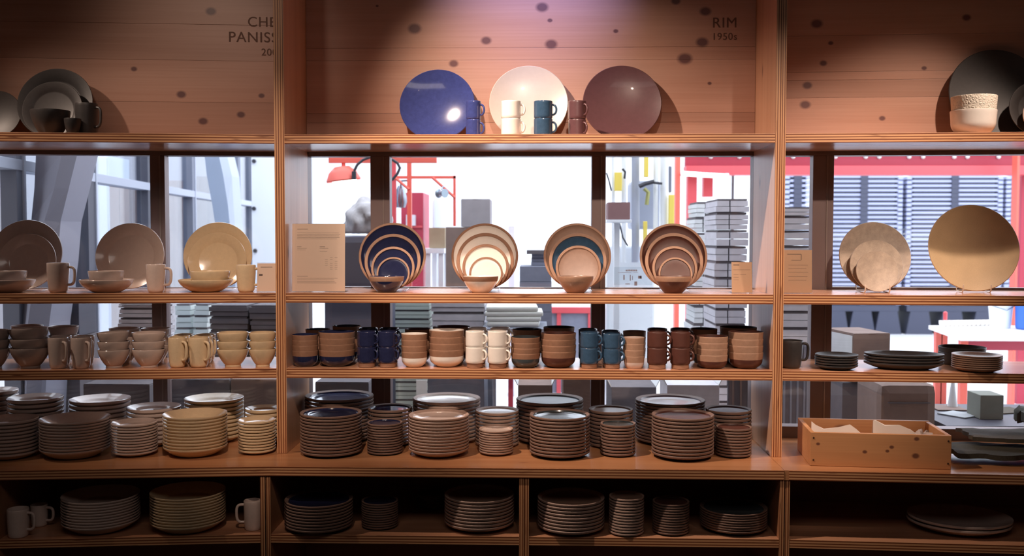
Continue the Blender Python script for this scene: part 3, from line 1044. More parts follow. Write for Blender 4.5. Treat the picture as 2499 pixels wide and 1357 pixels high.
# ------------------------------------------------------------------ mugs
def mug_parts(R, H, base_h, rbase, taper, handle, mats, base_mat):
    """body mesh, handle mesh and base mesh of a mug; handle = (top z, bottom z, reach, tube radius, ring?)"""
    z0 = base_h
    tb = lambda z: R * (taper + (1 - taper) * min(1.0, (max(z, 0) / H) / .75) ** .6) if taper < 1 else R
    prof = [(0, z0 + .0005), (rbase * .96, z0 + .0005)] if base_h else [(0, .0012), (tb(0) * .80, .0012), (tb(0) * .84, 0)]
    n = 12
    for k in range(n + 1):
        z = z0 + (H - .002 - z0) * k / n
        r = tb(z)
        if k == 0:
            r -= .0025
            if not base_h:
                r = tb(0) * .94
        prof.append((r, z + (.0015 if k == 0 and not base_h else 0)))
    prof += [(R - .0006, H - .0006), (R - .0016, H), (R - .0030, H - .0006)]
    for k in range(8):
        z = H - .003 - (H - .010 - z0) * (k + .5) / 8
        prof.append((tb(z) - .0038, z))
    prof += [(tb(z0) * .8, z0 + .006), (0, z0 + .006)]
    body = lathe_mesh('mug', prof, [mats], None, 40, 40)
    zt, zb, reach, tr, ring = handle
    pts = []
    m = 18
    zc, hh = .5 * (zt + zb), .5 * (zt - zb)
    for k in range(m + 1):
        a = PI / 2 - PI * k / m
        if ring:
            x = R - .003 + reach * max(0.0, math.cos(a)) ** .75
            z = zc + hh * math.sin(a)
        else:
            x = tb(zc + hh * math.sin(a)) - .003 + reach * (max(0.0, math.cos(a)) ** .42)
            z = zc + hh * (abs(math.sin(a)) ** .72) * (1 if a > 0 else -1)
        pts.append((x, 0, z))
    hm = tube_mesh('handle', pts, tr, mats, 10, 1.0 if ring else .95)
    bm_ = None
    if base_h:
        bm_ = lathe_mesh('base', [(0, .001), (rbase * .85, .001), (rbase * .9, 0), (rbase, .0012), (rbase, base_h - .0005), (rbase * .97, base_h), (0, base_h)], [base_mat], None, 36)
    return body, hm, bm_


MUGC = {}


def put_mug(key, spec, loc, rz, label, group, cat='mug'):
    if key not in MUGC:
        body, hm, bm_ = spec
        r = link('mug', body)
        link('handle', hm, r)
        if bm_:
            tag(link('base', bm_, r), 'unglazed brown base')
        MUGC[key] = r
        o = r
    else:
        o = copy_tree(MUGC[key])
    o.location = loc
    o.rotation_euler = (0, 0, rz)
    tag(o, label, cat, group)
    return o


def mug_pair(b, x0, x1, ytop, zbase, glaze, where, ly, rz, n=2, yref=None, base=True):
    cxp = .5 * (x0 + x1)
    p = at(b, cxp, ytop + 20, ly)
    R = (x1 - x0) / 2 / F * depth(b, p.x, ly)
    zt = at(b, cxp, ytop, ly - R * .2).z
    R = round(R, 3)
    bh = .020 if base else 0
    step = round((zt - zbase - bh) / n, 4)
    H = step + bh
    key = (glaze, R, step, base)
    spec = None
    if key not in MUGC:
        spec = mug_parts(R, H, bh, R * .86 if base else R, 1.0, (bh + (H - bh) * .80, bh + (H - bh) * .22, .019, .0044, True), G[glaze], CLAY)
    for k in range(n):
        c = wl(b, p.x, ly, zbase + .0003 + k * (step + .0004))
        put_mug(key, spec, c, rz + BAY[b][2] + (.06 if k else 0), '%s %s' % (('upper' if k == n - 1 else 'lower'), where), 'stacked mugs: ' + where)
    return R


for x0, x1, yt, gz, wh in (
        (872, 918, 809, 'navy', 'navy mug of the pair nearest the wide navy bowls'), (923, 969, 809, 'navy', 'navy mug of the pair next to narrow white-based bowls'),
        (1136, 1182, 808, 'white', 'white mug of the pair next to wide white-based bowls'), (1190, 1239, 808, 'white', 'white mug of the pair next to slate-based bowls'),
        (1416, 1461, 811, 'teal', 'teal mug of the pair next to dark-based bowls'), (1472, 1516, 815, 'teal', 'teal mug of the pair next to tan cups'),
        (1580, 1628, 810, 'redbrown', 'red-brown mug of the pair next to tan cups'), (1636, 1685, 810, 'redbrown', 'red-brown mug of the pair next to narrow red-based bowls')):
    R = mug_pair('M', x0, x1, yt, Z3, gz, wh, .058, -.48)
    xo = {'navy': 4, 'white': 6, 'teal': -4, 'redbrown': 0}[gz]
    mug_pair('M', x0 + xo, x1 + xo, yt - 8, Z3, gz, wh.replace('mug of the pair', 'back-row mug behind the pair'), .21, -.48)
# top shelf mug pairs beside and in front of the platters
for x0, x1, gz, wh, ly, rz in ((1137, 1174, 'blue', 'cobalt mug standing before the blue platter', .16, -.35), (1223, 1271, 'white', 'white mug standing before the white platter', .10, -.15),
                               (1303, 1348, 'teal', 'teal mug standing before the white platter', .10, -.15), (1387, 1430, 'plum', 'plum mug between white and plum platters', .16, -.75)):
    mug_pair('M', x0, x1, 247, Z1, gz, wh, ly, rz, base=False)


def tall_mug(b, x0, x1, ytop, zbase, glaze, label, group, ly, rz, taper=.80, reach=.031, hz=(.86, .26)):
    cxp = .5 * (x0 + x1)
    p = at(b, cxp, ytop + 30, ly)
    R = round((x1 - x0) / 2 / F * depth(b, p.x, ly), 3)
    H = round(at(b, cxp, ytop, ly - R * .3).z - zbase, 3)
    key = ('tall', glaze, R, H)
    spec = None
    if key not in MUGC:
        spec = mug_parts(R, H, 0, R, taper, (H * hz[0], H * hz[1], reach, .0056, False), G[glaze], CLAY)
    return put_mug(key, spec, wl(b, p.x, ly, zbase + .0003), rz + BAY[b][2], label, group)


gm = 'tall mugs on the mug shelf'
for x0, x1, yt, gz, who in ((119, 165, 824, 'cream', ('pale', 'beside the greyish bowls')), (174, 222, 824, 'cream', ('pale', 'beside the cream bowls')),
                            (411, 455, 824, 'butter', ('yellowish', 'beside the cream bowls')), (461, 510, 824, 'butter', ('yellowish', 'beside the yellowish bowls'))):
    tall_mug('L', x0, x1, yt, Z3, gz, '%s tall mug with long handle at shelf edge, %s' % who, gm, .065, -.74)
    for k, dy in enumerate((.168, .275) if gz == 'butter' else (.168,)):
        tall_mug('L', x0 + 8 * (k + 1), x1 + 8 * (k + 1), yt - 4 * (k + 1), Z3, gz, '%s tall mug in the %s row behind the edge mug %s' % (who[0], ('second', 'third')[k], who[1]), gm, dy, -.74)
gm = 'tall mugs on the display shelf'
tall_mug('L', 116, 168, 642, Z2, 'fawn', 'greyish mug on display shelf right of cut-off plate pair', gm, .10, -.15)
tall_mug('L', 357, 403, 645, Z2, 'cream', 'cream mug on display shelf beside single leaning plate', gm, .09, -.15)
tall_mug('L', 577, 624, 647, Z2, 'butter', 'tan-lit mug on display shelf beside small table card', gm, .09, -.10)
gm = 'mugs in the low cabinet'
tall_mug('L', 19, 70, 1243, ZB, 'cream', 'pale mug in lower cabinet with handle towards plate stack', gm, -.18, -.2, .9)
tall_mug('L', 76, 116, 1232, ZB, 'cream', 'dim mug behind the pale mug in lower cabinet', gm, -.04, -.2, .9)
tall_mug('L', 595, 640, 1222, ZB, 'cream', 'pale mug by cabinet divider, handle towards yellowish platters', gm, -.15, PI + .1, .9)
tall_mug('R', 1902, 1959, 831, Z3, 'charcoal', 'big charcoal mug half hidden by second upright', 'charcoal mugs', .10, -.25, .78, .024, (.9, .30))
tall_mug('L', 185, 238, 252, Z1, 'grey', 'dark grey mug on top shelf beside dim plates', 'grey top shelf set', .13, -.4, .85)

# ------------------------------------------------------------------ plates standing on display
def disp_profile(R, kind, t=.0065, rim=.10, h=.11):
    """parts of a display plate: (glazed body profile, bare rim profile or None)"""
    zo = lambda q: h * R * max(0.0, (q - .55) / .45) ** 1.3
    if kind == 'rim':
        q1 = 1 - rim
        body = [(0, .003), (.52 * R, .003), (.55 * R, 0), (.60 * R, 0), (.62 * R, zo(.62)), (.75 * R, zo(.75)), (q1 * R, zo(q1)), (q1 * R, zo(1) + t * .8),
                ((q1 - .02) * R, zo(1) + t * .3), ((q1 - .09) * R, zo(.75) + t), (.62 * R, t * 1.2), (0, t)]
        r2 = [(q1 * R + .0002, zo(q1)), (R * .985, zo(.985)), (R, zo(1) + t * .35), (R, zo(1) + t * .75), (R * .985, zo(1) + t), ((q1 + .01) * R, zo(1) + t), (q1 * R + .0002, zo(1) + t * .8)]
        return body, r2
    if kind == 'well':
        body = [(0, .003), (.54 * R, .003), (.57 * R, 0), (.62 * R, 0), (.66 * R, zo(.66)), (.85 * R, zo(.85)), (.985 * R, zo(.985)), (R, zo(1) + t * .4), (.99 * R, zo(1) + t * .85), (.97 * R, zo(.97) + t),
                (.84 * R, zo(.84) + t), (.72 * R, zo(.72) + t), (.68 * R, zo(.66) + t * .75), (.64 * R, t * .9), (0, t * .85)]
        return body, None
    body = [(0, .003), (.42 * R, .003), (.45 * R, 0), (.50 * R, 0)]
    zc = lambda q: h * R * q ** 2.2
    for q in (.6, .75, .9, .985):
        body.append((q * R, zc(q)))
    body += [(R, zc(1) + t * .5), (.985 * R, zc(.985) + t)]
    for q in (.9, .75, .6, .45, .3, .15):
        body.append((q * R, max(zc(q), 0) + t))
    body.append((0, t))
    return body, None


def lean(b, cxp, ytop, wpx, zbase, lyb, ang, kind, glaze, name, label, group, rim=.10, clay=None, h=.11, R=None, dx=0.0, lift=.0008):
    """stand a plate on its edge, foot edge at local y = lyb, leaning back by ang"""
    p = at(b, cxp, ytop + wpx / 2, lyb + .03)
    R = R or wpx / 2 / F * depth(b, p.x, lyb + .03)
    body, r2 = disp_profile(R, kind, rim=rim, h=h)
    hr = max(z for r, z in body if r > .97 * R) if kind != 'rim' else max(z for r, z in r2)
    be = PI / 2 - ang
    z = zbase + lift + R * math.sin(be)
    z -= math.cos(be) * (hr - .006)
    y = lyb + R * math.cos(be) + hr * math.sin(be)
    o = link(name, lathe_mesh(name, body, [G[glaze]], None, 64), None, wl(b, p.x + dx, y, z), (be, 0, BAY[b][2]))
    tag(o, label, 'plate', group)
    if r2:
        n = len(r2)
        v, f, fm = lathe_data(r2 + [r2[0]], 64)
        k = link('rim', new_mesh('rim', v, f, [clay or CLAY_L], None, True, 40), o)
        tag(k, 'unglazed clay rim')
    return o, R, p.x


def prong_stand(b, xs, ly0, ly1, zbase, label, mat=None, hgt=.035):
    """clear easel: two bent prongs and a cross rod"""
    mat = mat or ACRYLIC
    st = empty('plate_stand', wl(b, 0, 0, 0), BAY[b][2])
    tag(st, label, 'plate stand', 'clear plate stands on the display shelf')
    for x in xs:
        pts = [(x, ly0, zbase + hgt), (x, ly0 + .002, zbase + .010), (x, ly0 + .012, zbase + .0022), (x, (ly0 + ly1) / 2, zbase + .0022), (x, ly1, zbase + .006), (x, ly1 + .022, zbase + .075)]
        link('prong', tube_mesh('prong', pts, [.0022, .0030, .0021, .0021, .0021, .0028], mat, 8), st)
    link('cross_rod', tube_mesh('cross_rod', [(xs[0], ly1, zbase + .006), (xs[1], ly1, zbase + .006)], .0028, mat, 8), st)
    return st


A = math.radians(13)
# platters on the top shelf, leaning on the planks
lean('M', 1066, 158, 183, Z1, .272, math.radians(15), 'coupe', 'blue', 'platter', 'cobalt blue platter leaning on the planks of the top shelf', 'platters of the top shelf', h=.17)
lean('M', 1290, 153, 191, Z1, .272, math.radians(14), 'coupe', 'ecru', 'platter', 'off-white platter leaning on the planks behind white and teal mugs', 'platters of the top shelf', h=.17)
lean('M', 1519, 152, 191, Z1, .272, math.radians(14), 'coupe', 'plum', 'platter', 'matte plum platter leaning on the planks of the top shelf', 'platters of the top shelf', h=.17)
lean('L', -12, 138, 120, Z1, .26, math.radians(14), 'coupe', 'grey', 'platter', 'dark platter on top shelf, mostly cut off by the frame edge', 'platters of the top shelf', h=.14)
lean('L', 132, 152, 178, Z1, .25, math.radians(14), 'well', 'charcoal', 'platter', 'charcoal dinner plate leaning behind a smaller grey plate, dim top shelf', 'grey top shelf set')
lean('L', 127, 180, 142, Z1, .215, math.radians(14), 'well', 'grey', 'salad_plate', 'smaller grey plate leaning before charcoal plate, dim top shelf', 'grey top shelf set')
BS('L', 78, 168, 270, Z1, 1, 'open', 'grey', 'low grey bowl before the leaning grey plates, top shelf', foot=.5, band=False, ly=.11)
BS('L', 158, 197, 290, Z1, 1, 'open', 'charcoal', 'tiny dark bowl beside grey mug on top shelf', foot=.6, band=False, ly=.06)
lean('R', 2436, 137, 226, Z1, .27, math.radians(13), 'coupe', 'charcoal', 'platter', 'huge charcoal platter behind the white bowl pair', 'platters of the top shelf', h=.14)
lean('R', 2536, 178, 140, Z1, .205, math.radians(13), 'well', 'grey', 'salad_plate', 'grey plate edge cut off by the frame, before charcoal platter', 'platters of the top shelf')
lean('R', 2546, 225, 100, Z1, .165, math.radians(13), 'well', 'cream', 'side_plate', 'pale plate edge cut off by frame on top shelf', 'platters of the top shelf')
# display shelf, side run
ga = 'leaning pale plates on the display shelf'
lean('L', 62, 540, 172, Z2, .270, A, 'well', 'fawn', 'dinner_plate', 'large shaded greyish plate behind another, cut by frame edge', ga, lift=.0046, h=.17)
lean('L', 66, 566, 138, Z2, .235, A, 'well', 'fawn', 'salad_plate', 'smaller greyish plate leaning before a larger shaded one', ga, lift=.0046, h=.17)
lean('L', 316, 546, 164, Z2, .25, A, 'well', 'cream', 'dinner_plate', 'single glossy cream plate leaning behind two bowls and a mug', ga, lift=.0046, h=.17)
lean('L', 531, 545, 165, Z2, .270, A, 'well', 'butter', 'dinner_plate', 'large yellowish plate behind a smaller one near the table card', ga, lift=.0046, h=.17)
lean('L', 530, 572, 140, Z2, .235, A, 'well', 'butter', 'salad_plate', 'smaller yellowish plate leaning before the large one near table card', ga, lift=.0046, h=.17)
for cxp, wh in ((62, 'cut-off greyish plate pair'), (316, 'single glossy cream plate'), (531, 'yellowish plate pair')):
    c = at('L', cxp, 700, .2).x
    prong_stand('L', (c - .055, c + .055), .226, .325, Z2, 'clear stand under the ' + wh)
# display shelf, nested sets of the middle run
NEST = [('navy', 957, [(543, 164, 'navy'), (571, 137, 'navy'), (602, 106, 'navy'), (630, 81, 'navy')], CLAY_L, 'navy'),
        ('white', 1183, [(545, 163, 'white'), (573, 140, 'white'), (604, 113, 'white'), (634, 82, 'white')], CLAY, 'white'),
        ('teal', 1409, [(544, 164, 'tan'), (573, 140, 'teal'), (603, 110, 'tan')], CLAY_L, 'teal'),
        ('red-brown', 1644, [(543, 164, 'redbrown'), (571, 141, 'redbrown'), (602, 109, 'redbrown'), (634, 82, 'redbrown')], CLAY_L, 'red-brown')]
SIZE = ['largest', 'second-largest', 'third-largest', 'smallest']
NMS = ['dinner_plate', 'salad_plate', 'dessert_plate', 'side_plate']
for nm, cxp, pl, cl, wd in NEST:
    n = len(pl)
    for k, (yt, wp, gz) in enumerate(pl):
        word = SIZE[k] if n == 4 or k < 2 else 'smallest'
        lean('M', cxp, yt, wp, Z2, .250 - .030 * k, A, 'rim', gz, NMS[k], '%s plate of the nested %s set with bare clay rims' % (word, wd), 'nested plates: %s set' % wd, rim=.115 if k else .07, clay=cl, h=.09, dx=.002 * k, lift=.0046)
    c = at('M', cxp, 700, .2).x
    prong_stand('M', (c - .048, c + .060),   .250 - .030 * (n - 1) - .012, .29, Z2, 'clear stand under the nested %s plates' % wd)
# display shelf, third bay
gs = 'speckled plates of the third bay'
o1, R1, _ = lean('R', 2136, 549, 171, Z2, .225, A, 'coupe', 'stone', 'dinner_plate', 'largest of three speckled grey-tan plates leaning together', gs, h=.08, lift=.0046)
lean('R', 2138, 594, 127, Z2, .185, A, 'coupe', 'stone', 'salad_plate', 'middle-sized of three speckled grey-tan plates leaning together', gs, h=.09, lift=.0046)
lean('R', 2139, 627, 101, Z2, .150, A, 'coupe', 'stone', 'side_plate', 'smallest, frontmost of three speckled grey-tan plates', gs, h=.08, lift=.0046)
lean('R', 2379, 519, 216, Z2, .215, A, 'coupe', 'gold', 'platter', 'big sandy gold platter standing alone on prongs', gs, h=.12, lift=.0046)
CLEARW = principled('frosted_acrylic', (0.75, 0.68, 0.6), 0.35)
for xa, xb, l0, l1, wh in ((2112, 2172, .130, .27, 'three speckled plates'), (2351, 2419, .195, .27, 'big sandy gold platter')):
    prong_stand('R', (at('R', xa, 705, l0).x, at('R', xb, 705, l0).x), l0, l1, Z2, 'pale-tipped stand under the ' + wh, CLEARW)

# ------------------------------------------------------------------ table cards in clear holders
def card(b, x0, x1, y0, y1, zbase, ly, mat, label, lines, tilt=.10, rz=0.0):
    pa, pb_ = at(b, x0, y1, ly), at(b, x1, y0, ly)
    wd, ht = pb_.x - pa.x, (pb_.z - zbase)
    c = empty('table_card', wl(b, pa.x + wd / 2, ly, zbase), BAY[b][2] + rz)
    tag(c, label, 'sign', 'printed cards in clear holders on the display shelf')
    link('card', box_mesh('card', -wd / 2 + .002, wd / 2 - .002, -.0006, .0006, .003, ht - .004, mat), c, (0, 0, 0), (-tilt, 0, 0))
    hb = link('holder', box_mesh('holder', -wd / 2, wd / 2, -.0034, -.0010, .002, ht, ACRYLIC), c, (0, 0, 0), (-tilt, 0, 0))
    link('holder_foot', box_mesh('holder_foot', -wd / 2, wd / 2, -.004, .07, 0.0003, .0028, ACRYLIC), c)
    vs, fs = [], []
    for u0, u1, v, tk in lines:
        i = len(vs)
        xa, xb = -wd / 2 + u0 * wd, -wd / 2 + u1 * wd
        z0 = ht * (1 - v)
        t = tk * ht
        vs += [(xa, -.00075, z0 - t), (xb, -.00075, z0 - t), (xb, -.00075, z0 + t), (xa, -.00075, z0 + t)]
        fs.append((i, i + 1, i + 2, i + 3))
    pr = link('printed_lines', new_mesh('printed_lines', vs, fs, [INK], None, False), c, (0, 0, 0), (-tilt, 0, 0))
    pr['kind'] = 'stuff'
    return c


rl = random.Random(3)
big = [(.10, .30, .09, .003), (.10, .88, .145, .0016), (.10, .90, .165, .0016), (.10, .88, .187, .0016), (.10, .89, .208, .0016), (.10, .84, .23, .0016),
       (.10, .18, .345, .0022), (.10, .28, .367, .0016), (.10, .26, .39, .0016), (.52, .62, .345, .003), (.52, .68, .367, .0016), (.52, .66, .41, .0016)]
big += [(.62 + .09 * k, .62 + .09 * k + .05, .50 + .028 * j, .0014) for k in range(3) for j in range(7) if rl.random() > .25]
big += [(.10, .30, .77, .0025)] + [(.10, .86 - .1 * rl.random(), .80 + .022 * j, .0016) for j in range(4)]
card('M', 712, 842, 544, 714, Z2, .075, PAPER, 'large printed sheet in clear holder beside the first upright', big, .04)
card('L', 626, 673, 640, 714, Z2, .06, PAPER, 'small blank-looking card in clear holder left of first upright', [(.12, .30, .42, .03), (.2, .8, .16, .008)], .14)
card('M', 1785, 1838, 637, 713, Z2, .07, KRAFT, 'small kraft card in clear holder by second upright', [(.1, .38, .12, .014), (.1, .9, .27, .004), (.1, .35, .42, .004), (.1, .35, .50, .004), (.1, .35, .58, .004), (.4, .7, .42, .004)], .12)
card('R', 1909, 1984, 608, 714, Z2, .07, KRAFT, 'brown card with boxed heading just past second upright', [(.16, .62, .115, .006), (.30, .62, .25, .004), (.62, .64, .18, .065), (.2, .85, .36, .003), (.2, .8, .44, .003), (.2, .86, .52, .003), (.2, .84, .62, .003), (.2, .8, .70, .003)], .06)

# ------------------------------------------------------------------ wooden crate with tissue, dark cloths
CL, CB2 = at('R', 1977, 1136, -.13), at('R', 2317, 1136, -.13)
pf0, pf1 = atz('R', 1977, 1137, ZC), atz('R', 2317, 1144, ZC)
cr = empty('crate', wl('R', pf0.x, pf0.y, ZC), BAY['R'][2] - .04)
tag(cr, 'open knotty pine crate of tissue standing on the worktop', 'crate')
cw = (pf1 - pf0).length
chh = at('R', 1977, 1055, pf0.y).z - ZC
dp = .30
tk = .016
kn = [(.055 * cw, .66 * chh, .006), (.39 * cw, .46 * chh, .007), (.58 * cw, .62 * chh, .007), (.55 * cw, .50 * chh, .006), (.755 * cw, .88 * chh, .008), (.75 * cw, .38 * chh, .011)]
WCF = wood('pine_crate_front', (0.55, 0.27, 0.12), 'X', kn, cr, rough=.5, contrast=.15)
box('long_board', 0, cw, 0, tk, .0005, chh, WCF, cr)
box('long_board', 0, cw, dp - tk, dp, .0005, chh * 1.02, W_CRATE, cr)
box('short_board', 0, tk, tk, dp - tk, .0005, chh, W_CRATE, cr)
box('short_board', cw - tk, cw, tk, dp - tk, .0005, chh, W_CRATE, cr)
box('bottom_board', tk, cw - tk, tk, dp - tk, .0005, .012, W_CRATE, cr)
NAIL = principled('nail_heads', (.10, .05, .035), .5, .6)
for nx in (.012, cw - .012):
    for nz in (.18 * chh, .84 * chh):
        link('nail', lathe_mesh('nail', [(0, 0), (.0035, 0), (.0035, .0015), (0, .002)], [NAIL], None, 10), cr, (nx, -.0003, nz), (PI / 2, 0, 0))


def crumple(name, w_, d_, h_, seed, nx=14, ny=10, edge=.6, mats=None, thick=.0015, amp=1.0):
    """crumpled sheet as a closed thin solid"""
    rr = random.Random(seed)
    off = rr.uniform(0, 50)
    from mathutils import noise
    top = []
    for j in range(ny + 1):
        for i in range(nx + 1):
            u, v = i / nx, j / ny
            e = min(u, 1 - u, v, 1 - v) * 2
            n = noise.noise(Vector((u * 3.1 + off, v * 3.1, off)))
            n2 = noise.noise(Vector((u * 8 + off, v * 8, 2 * off)))
            z = h_ * (edge + (1 - edge) * e + amp * (.45 * n + .18 * n2))
            top.append((w_ * (u - .5) + .02 * n2, d_ * (v - .5) + .015 * n, max(z, .004)))
    m = len(top)
    verts = top + [(x, y, z - thick) for x, y, z in top]
    faces = []
    for j in range(ny):
        for i in range(nx):
            a = j * (nx + 1) + i
            q = (a, a + 1, a + nx + 2, a + nx + 1)
            faces.append(q)
            faces.append(tuple(m + k for k in reversed(q)))
    bd = [i for i in range(nx + 1)] + [(j + 1) * (nx + 1) - 1 for j in range(1, ny + 1)] + [ny * (nx + 1) + i for i in range(nx - 1, -1, -1)] + [j * (nx + 1) for j in range(ny - 1, 0, -1)]
    for k in range(len(bd)):
        a, c = bd[k], bd[(k + 1) % len(bd)]
        faces.append((c, a, m + a, m + c))
    return new_mesh(name, verts, faces, [mats], None, True, 60)


TISSUE = principled('tissue_paper', (.90, .80, .72), .8)
DARKCL = speckled('dark_linen', (.045, .042, .030), .9, .3, 120)
OLIVE = speckled('olive_linen', (.075, .058, .038), .9, .2, 120)
def peaked_sheet(name, prof, y0, y1, z0, mat, seed):
    """folded tissue sheet standing in the crate: top outline prof (x, z), bulging front to back"""
    rr = random.Random(seed)
    n = len(prof)
    rows = 5
    verts, faces = [], []
    for j in range(rows):
        v = j / (rows - 1)
        yy = y0 + (y1 - y0) * v
        for i, (x, z) in enumerate(prof):
            zz = z0 + (z - z0) * (1 - .55 * v * v) + rr.uniform(-.003, .003)
            verts.append((x + .02 * v + rr.uniform(-.002, .002), yy + rr.uniform(-.004, .004), zz))
    m = len(verts)
    verts += [(x, y, z0) for x, y, z in verts[:n]] + [(x, y, z0) for x, y, z in verts[(rows - 1) * n:rows * n]]
    for j in range(rows - 1):
        for i in range(n - 1):
            a = j * n + i
            faces.append((a, a + 1, a + n + 1, a + n))
    for i in range(n - 1):
        faces.append((m + i, m + i + 1, i + 1, i))
        faces.append(((rows - 1) * n + i, (rows - 1) * n + i + 1, m + n + i + 1, m + n + i))
    return new_mesh(name, verts, faces, [mat], None, True, 40)


def cpx(px, py, dy):
    """photo pixel on the plane dy behind the crate front -> crate frame"""
    p = at('R', px, py, pf0.y + dy)
    return (max(p.x - pf0.x, .022), p.z - ZC)


t1 = link('tissue_paper', peaked_sheet('tissue_paper', [cpx(1971, 1040, .12), cpx(1976, 1026, .12), cpx(1986, 1036, .12), cpx(2005, 1044, .12), cpx(2040, 1042, .12), cpx(2070, 1035, .12), cpx(2085, 1046, .12), cpx(2098, 1060, .12)], .11, .19, .014, TISSUE, 1), None, cr.location, cr.rotation_euler)
tag(t1, 'white tissue paper rising at the near end of crate', 'paper', 'tissue in the crate')
t2 = link('tissue_paper', peaked_sheet('tissue_paper', [cpx(2146, 1060, .06), cpx(2148, 1052, .06), cpx(2124, 1022, .06), cpx(2130, 1022, .06), cpx(2152, 1034, .06), cpx(2186, 1034, .06), cpx(2215, 1044, .06), cpx(2240, 1062, .06)], .03, .15, .014, TISSUE, 2), None, cr.location, cr.rotation_euler)
tag(t2, 'white tissue paper with a raised pointed corner mid-crate', 'paper', 'tissue in the crate')
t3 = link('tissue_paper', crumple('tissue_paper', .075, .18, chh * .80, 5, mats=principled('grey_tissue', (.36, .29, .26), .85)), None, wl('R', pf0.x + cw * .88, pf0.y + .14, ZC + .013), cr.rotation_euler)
tag(t3, 'greyish crumpled tissue at the far end of crate', 'paper', 'tissue in the crate')
for px, py, ww, dd_, hh, mt, lab, se, zo_, th, am in (
        (2432, 1126, .36, .24, .028, DARKCL, 'dark folded cloth lying flat at worktop edge past the crate', 11, .0, .020, .5),
        (2462, 1112, .32, .20, .026, OLIVE, 'olive folded cloth on top of the dark one', 12, .050, .016, .5),
        (2540, 1080, .14, .16, .10, DARKCL, 'dark rumpled cloth cut off by the frame edge', 13, .0, .04, .6)):
    p = atz('R', px, py, ZC)
    ob = link('folded_cloth', crumple('folded_cloth', ww, dd_, hh, se, mats=mt, thick=th, edge=.85, amp=am), None, wl('R', p.x, p.y + .03, ZC + zo_ + th), (0, 0, -.1))
    tag(ob, lab, 'cloth', 'dark cloths beside the crate')

# ------------------------------------------------------------------ the works hall beyond the windows
def aw(px, py, Y):
    return at('M', px, py, Y)


HALLF = principled('pale_concrete', (0.62, 0.62, 0.64), 0.6)
HALLW = principled('white_hall_wall', (0.88, 0.90, 0.92), 0.8)
struct('floor', box_mesh('floor', -14, 16, 0.7, 30, -0.1, 0.0, HALLF))
struct('wall_far', box_mesh('wall_far', -14, 16, 26.0, 26.2, 0.0, 9, HALLW))
RED = principled('red_painted_steel', (0.62, 0.085, 0.10), 0.45)
REDO = principled('orange_red_steel', (0.75, 0.13, 0.09), 0.45)
DKRED = principled('dark_red_steel', (0.40, 0.03, 0.06), 0.5)
GREYCARD = speckled('grey_card', (0.60, 0.58, 0.62), 0.85, 0.10, 20)
DKCARD = speckled('dark_card', (0.13, 0.115, 0.125), 0.85, 0.12, 20)
BRCARD = speckled('brown_card', (0.22, 0.15, 0.125), 0.85, 0.10, 20)
WHCARD = speckled('white_card', (0.72, 0.74, 0.74), 0.8, 0.06, 20)
SLATEM = speckled('slate_sheets', (0.20, 0.21, 0.27), 0.7, 0.1, 30)
STEELG = principled('blue_grey_steel', (0.17, 0.185, 0.235), 0.5)
STEELD = principled('dark_blue_steel', (0.055, 0.055, 0.075), 0.5)
PALEST = principled('pale_steel', (0.36, 0.39, 0.47), 0.45)
PLASTW = principled('white_enamel', (0.80, 0.84, 0.88), 0.35)
YELLOW = principled('yellow_paint', (0.78, 0.62, 0.12), 0.5)
CHROME = principled('dull_chrome', (0.30, 0.36, 0.42), 0.25, 0.8)
BLACKM = principled('black_rubber', (0.03, 0.03, 0.04), 0.6)
NAVYB = principled('navy_wrap', (0.075, 0.08, 0.12), 0.55)


def pbox(name, x0, x1, y0, y1, Y, dep, mat, parent=None, bev=.004, zb=None, zt=None):
    """upright box whose front face fills photo pixels x0..x1, y0..y1 on the plane Y, going back by dep"""
    p, q = aw(x0, y1, Y), aw(x1, y0, Y)
    return box(name, p.x, q.x, Y, Y + dep, p.z if zb is None else zb, q.z if zt is None else zt, mat, parent, bev)


def thing(name, label, cat, group=None, loc=(0, 0, 0), rz=0):
    return tag(empty(name, loc, rz), label, cat, group)


# ---- glazed partition running away on one side
def wallpt(d, z):
    return Vector((-3.025 - 0.10 * (d - 6.25), d - 4.0, z))


def dpx(px):
    """distance at which the partition passes a pixel column at eye level"""
    lo, hi = 3.0, 60.0
    for _ in range(50):
        mid = .5 * (lo + hi)
        p = wallpt(mid, 1.64) - CAM
        c = RM.transposed() @ p
        x = CX + F * c.x / -c.z
        lo, hi = (mid, hi) if x < px else (lo, mid)
    return lo


gp = thing('glazed_partition', 'tall grey framed glass partition running back into the hall', 'partition')
ang = math.atan2(1, -.10)


def wbar(name, d0, d1, z0, z1, th, mat, sink=0.0):
    a, c = wallpt(d0, 0), wallpt(d1, 0)
    ln = (c - a).length
    return box(name, 0, ln, -th / 2 + sink, th / 2 + sink, z0, z1, mat, gp, .003, loc=(a.x, a.y, 0), rot=(0, 0, math.atan2(c.y - a.y, c.x - a.x)))


HT_ = 3.6
dlist = [dpx(x) for x in (30, 208, 352, 462, 575, 612, 660)]
for i, d in enumerate(dlist):
    wd = .13 if i in (1,) else .07
    wbar('mullion', d - wd / 2, d + wd / 2, 0.02, HT_, .09, STEELG if i not in (1, 2) else STEELD)
    wbar('mullion_cap', d + wd / 2 + .002, d + wd / 2 + .030, 0.02, HT_, .11, PALEST)
for z, hh in ((2.0, .06), (.55, .07), (.06, .10), (3.35, .08)):
    wbar('transom', 3.6, dlist[-1], z, z + hh, .10, PALEST)
PANE = glass_mat('partition_glass', (.80, .84, .90), 1.5, 1.2)
for i in range(len(dlist) - 1):
    wbar('pane', dlist[i] + .08, dlist[i + 1] - .045, .15, HT_, .008, PANE, .01)
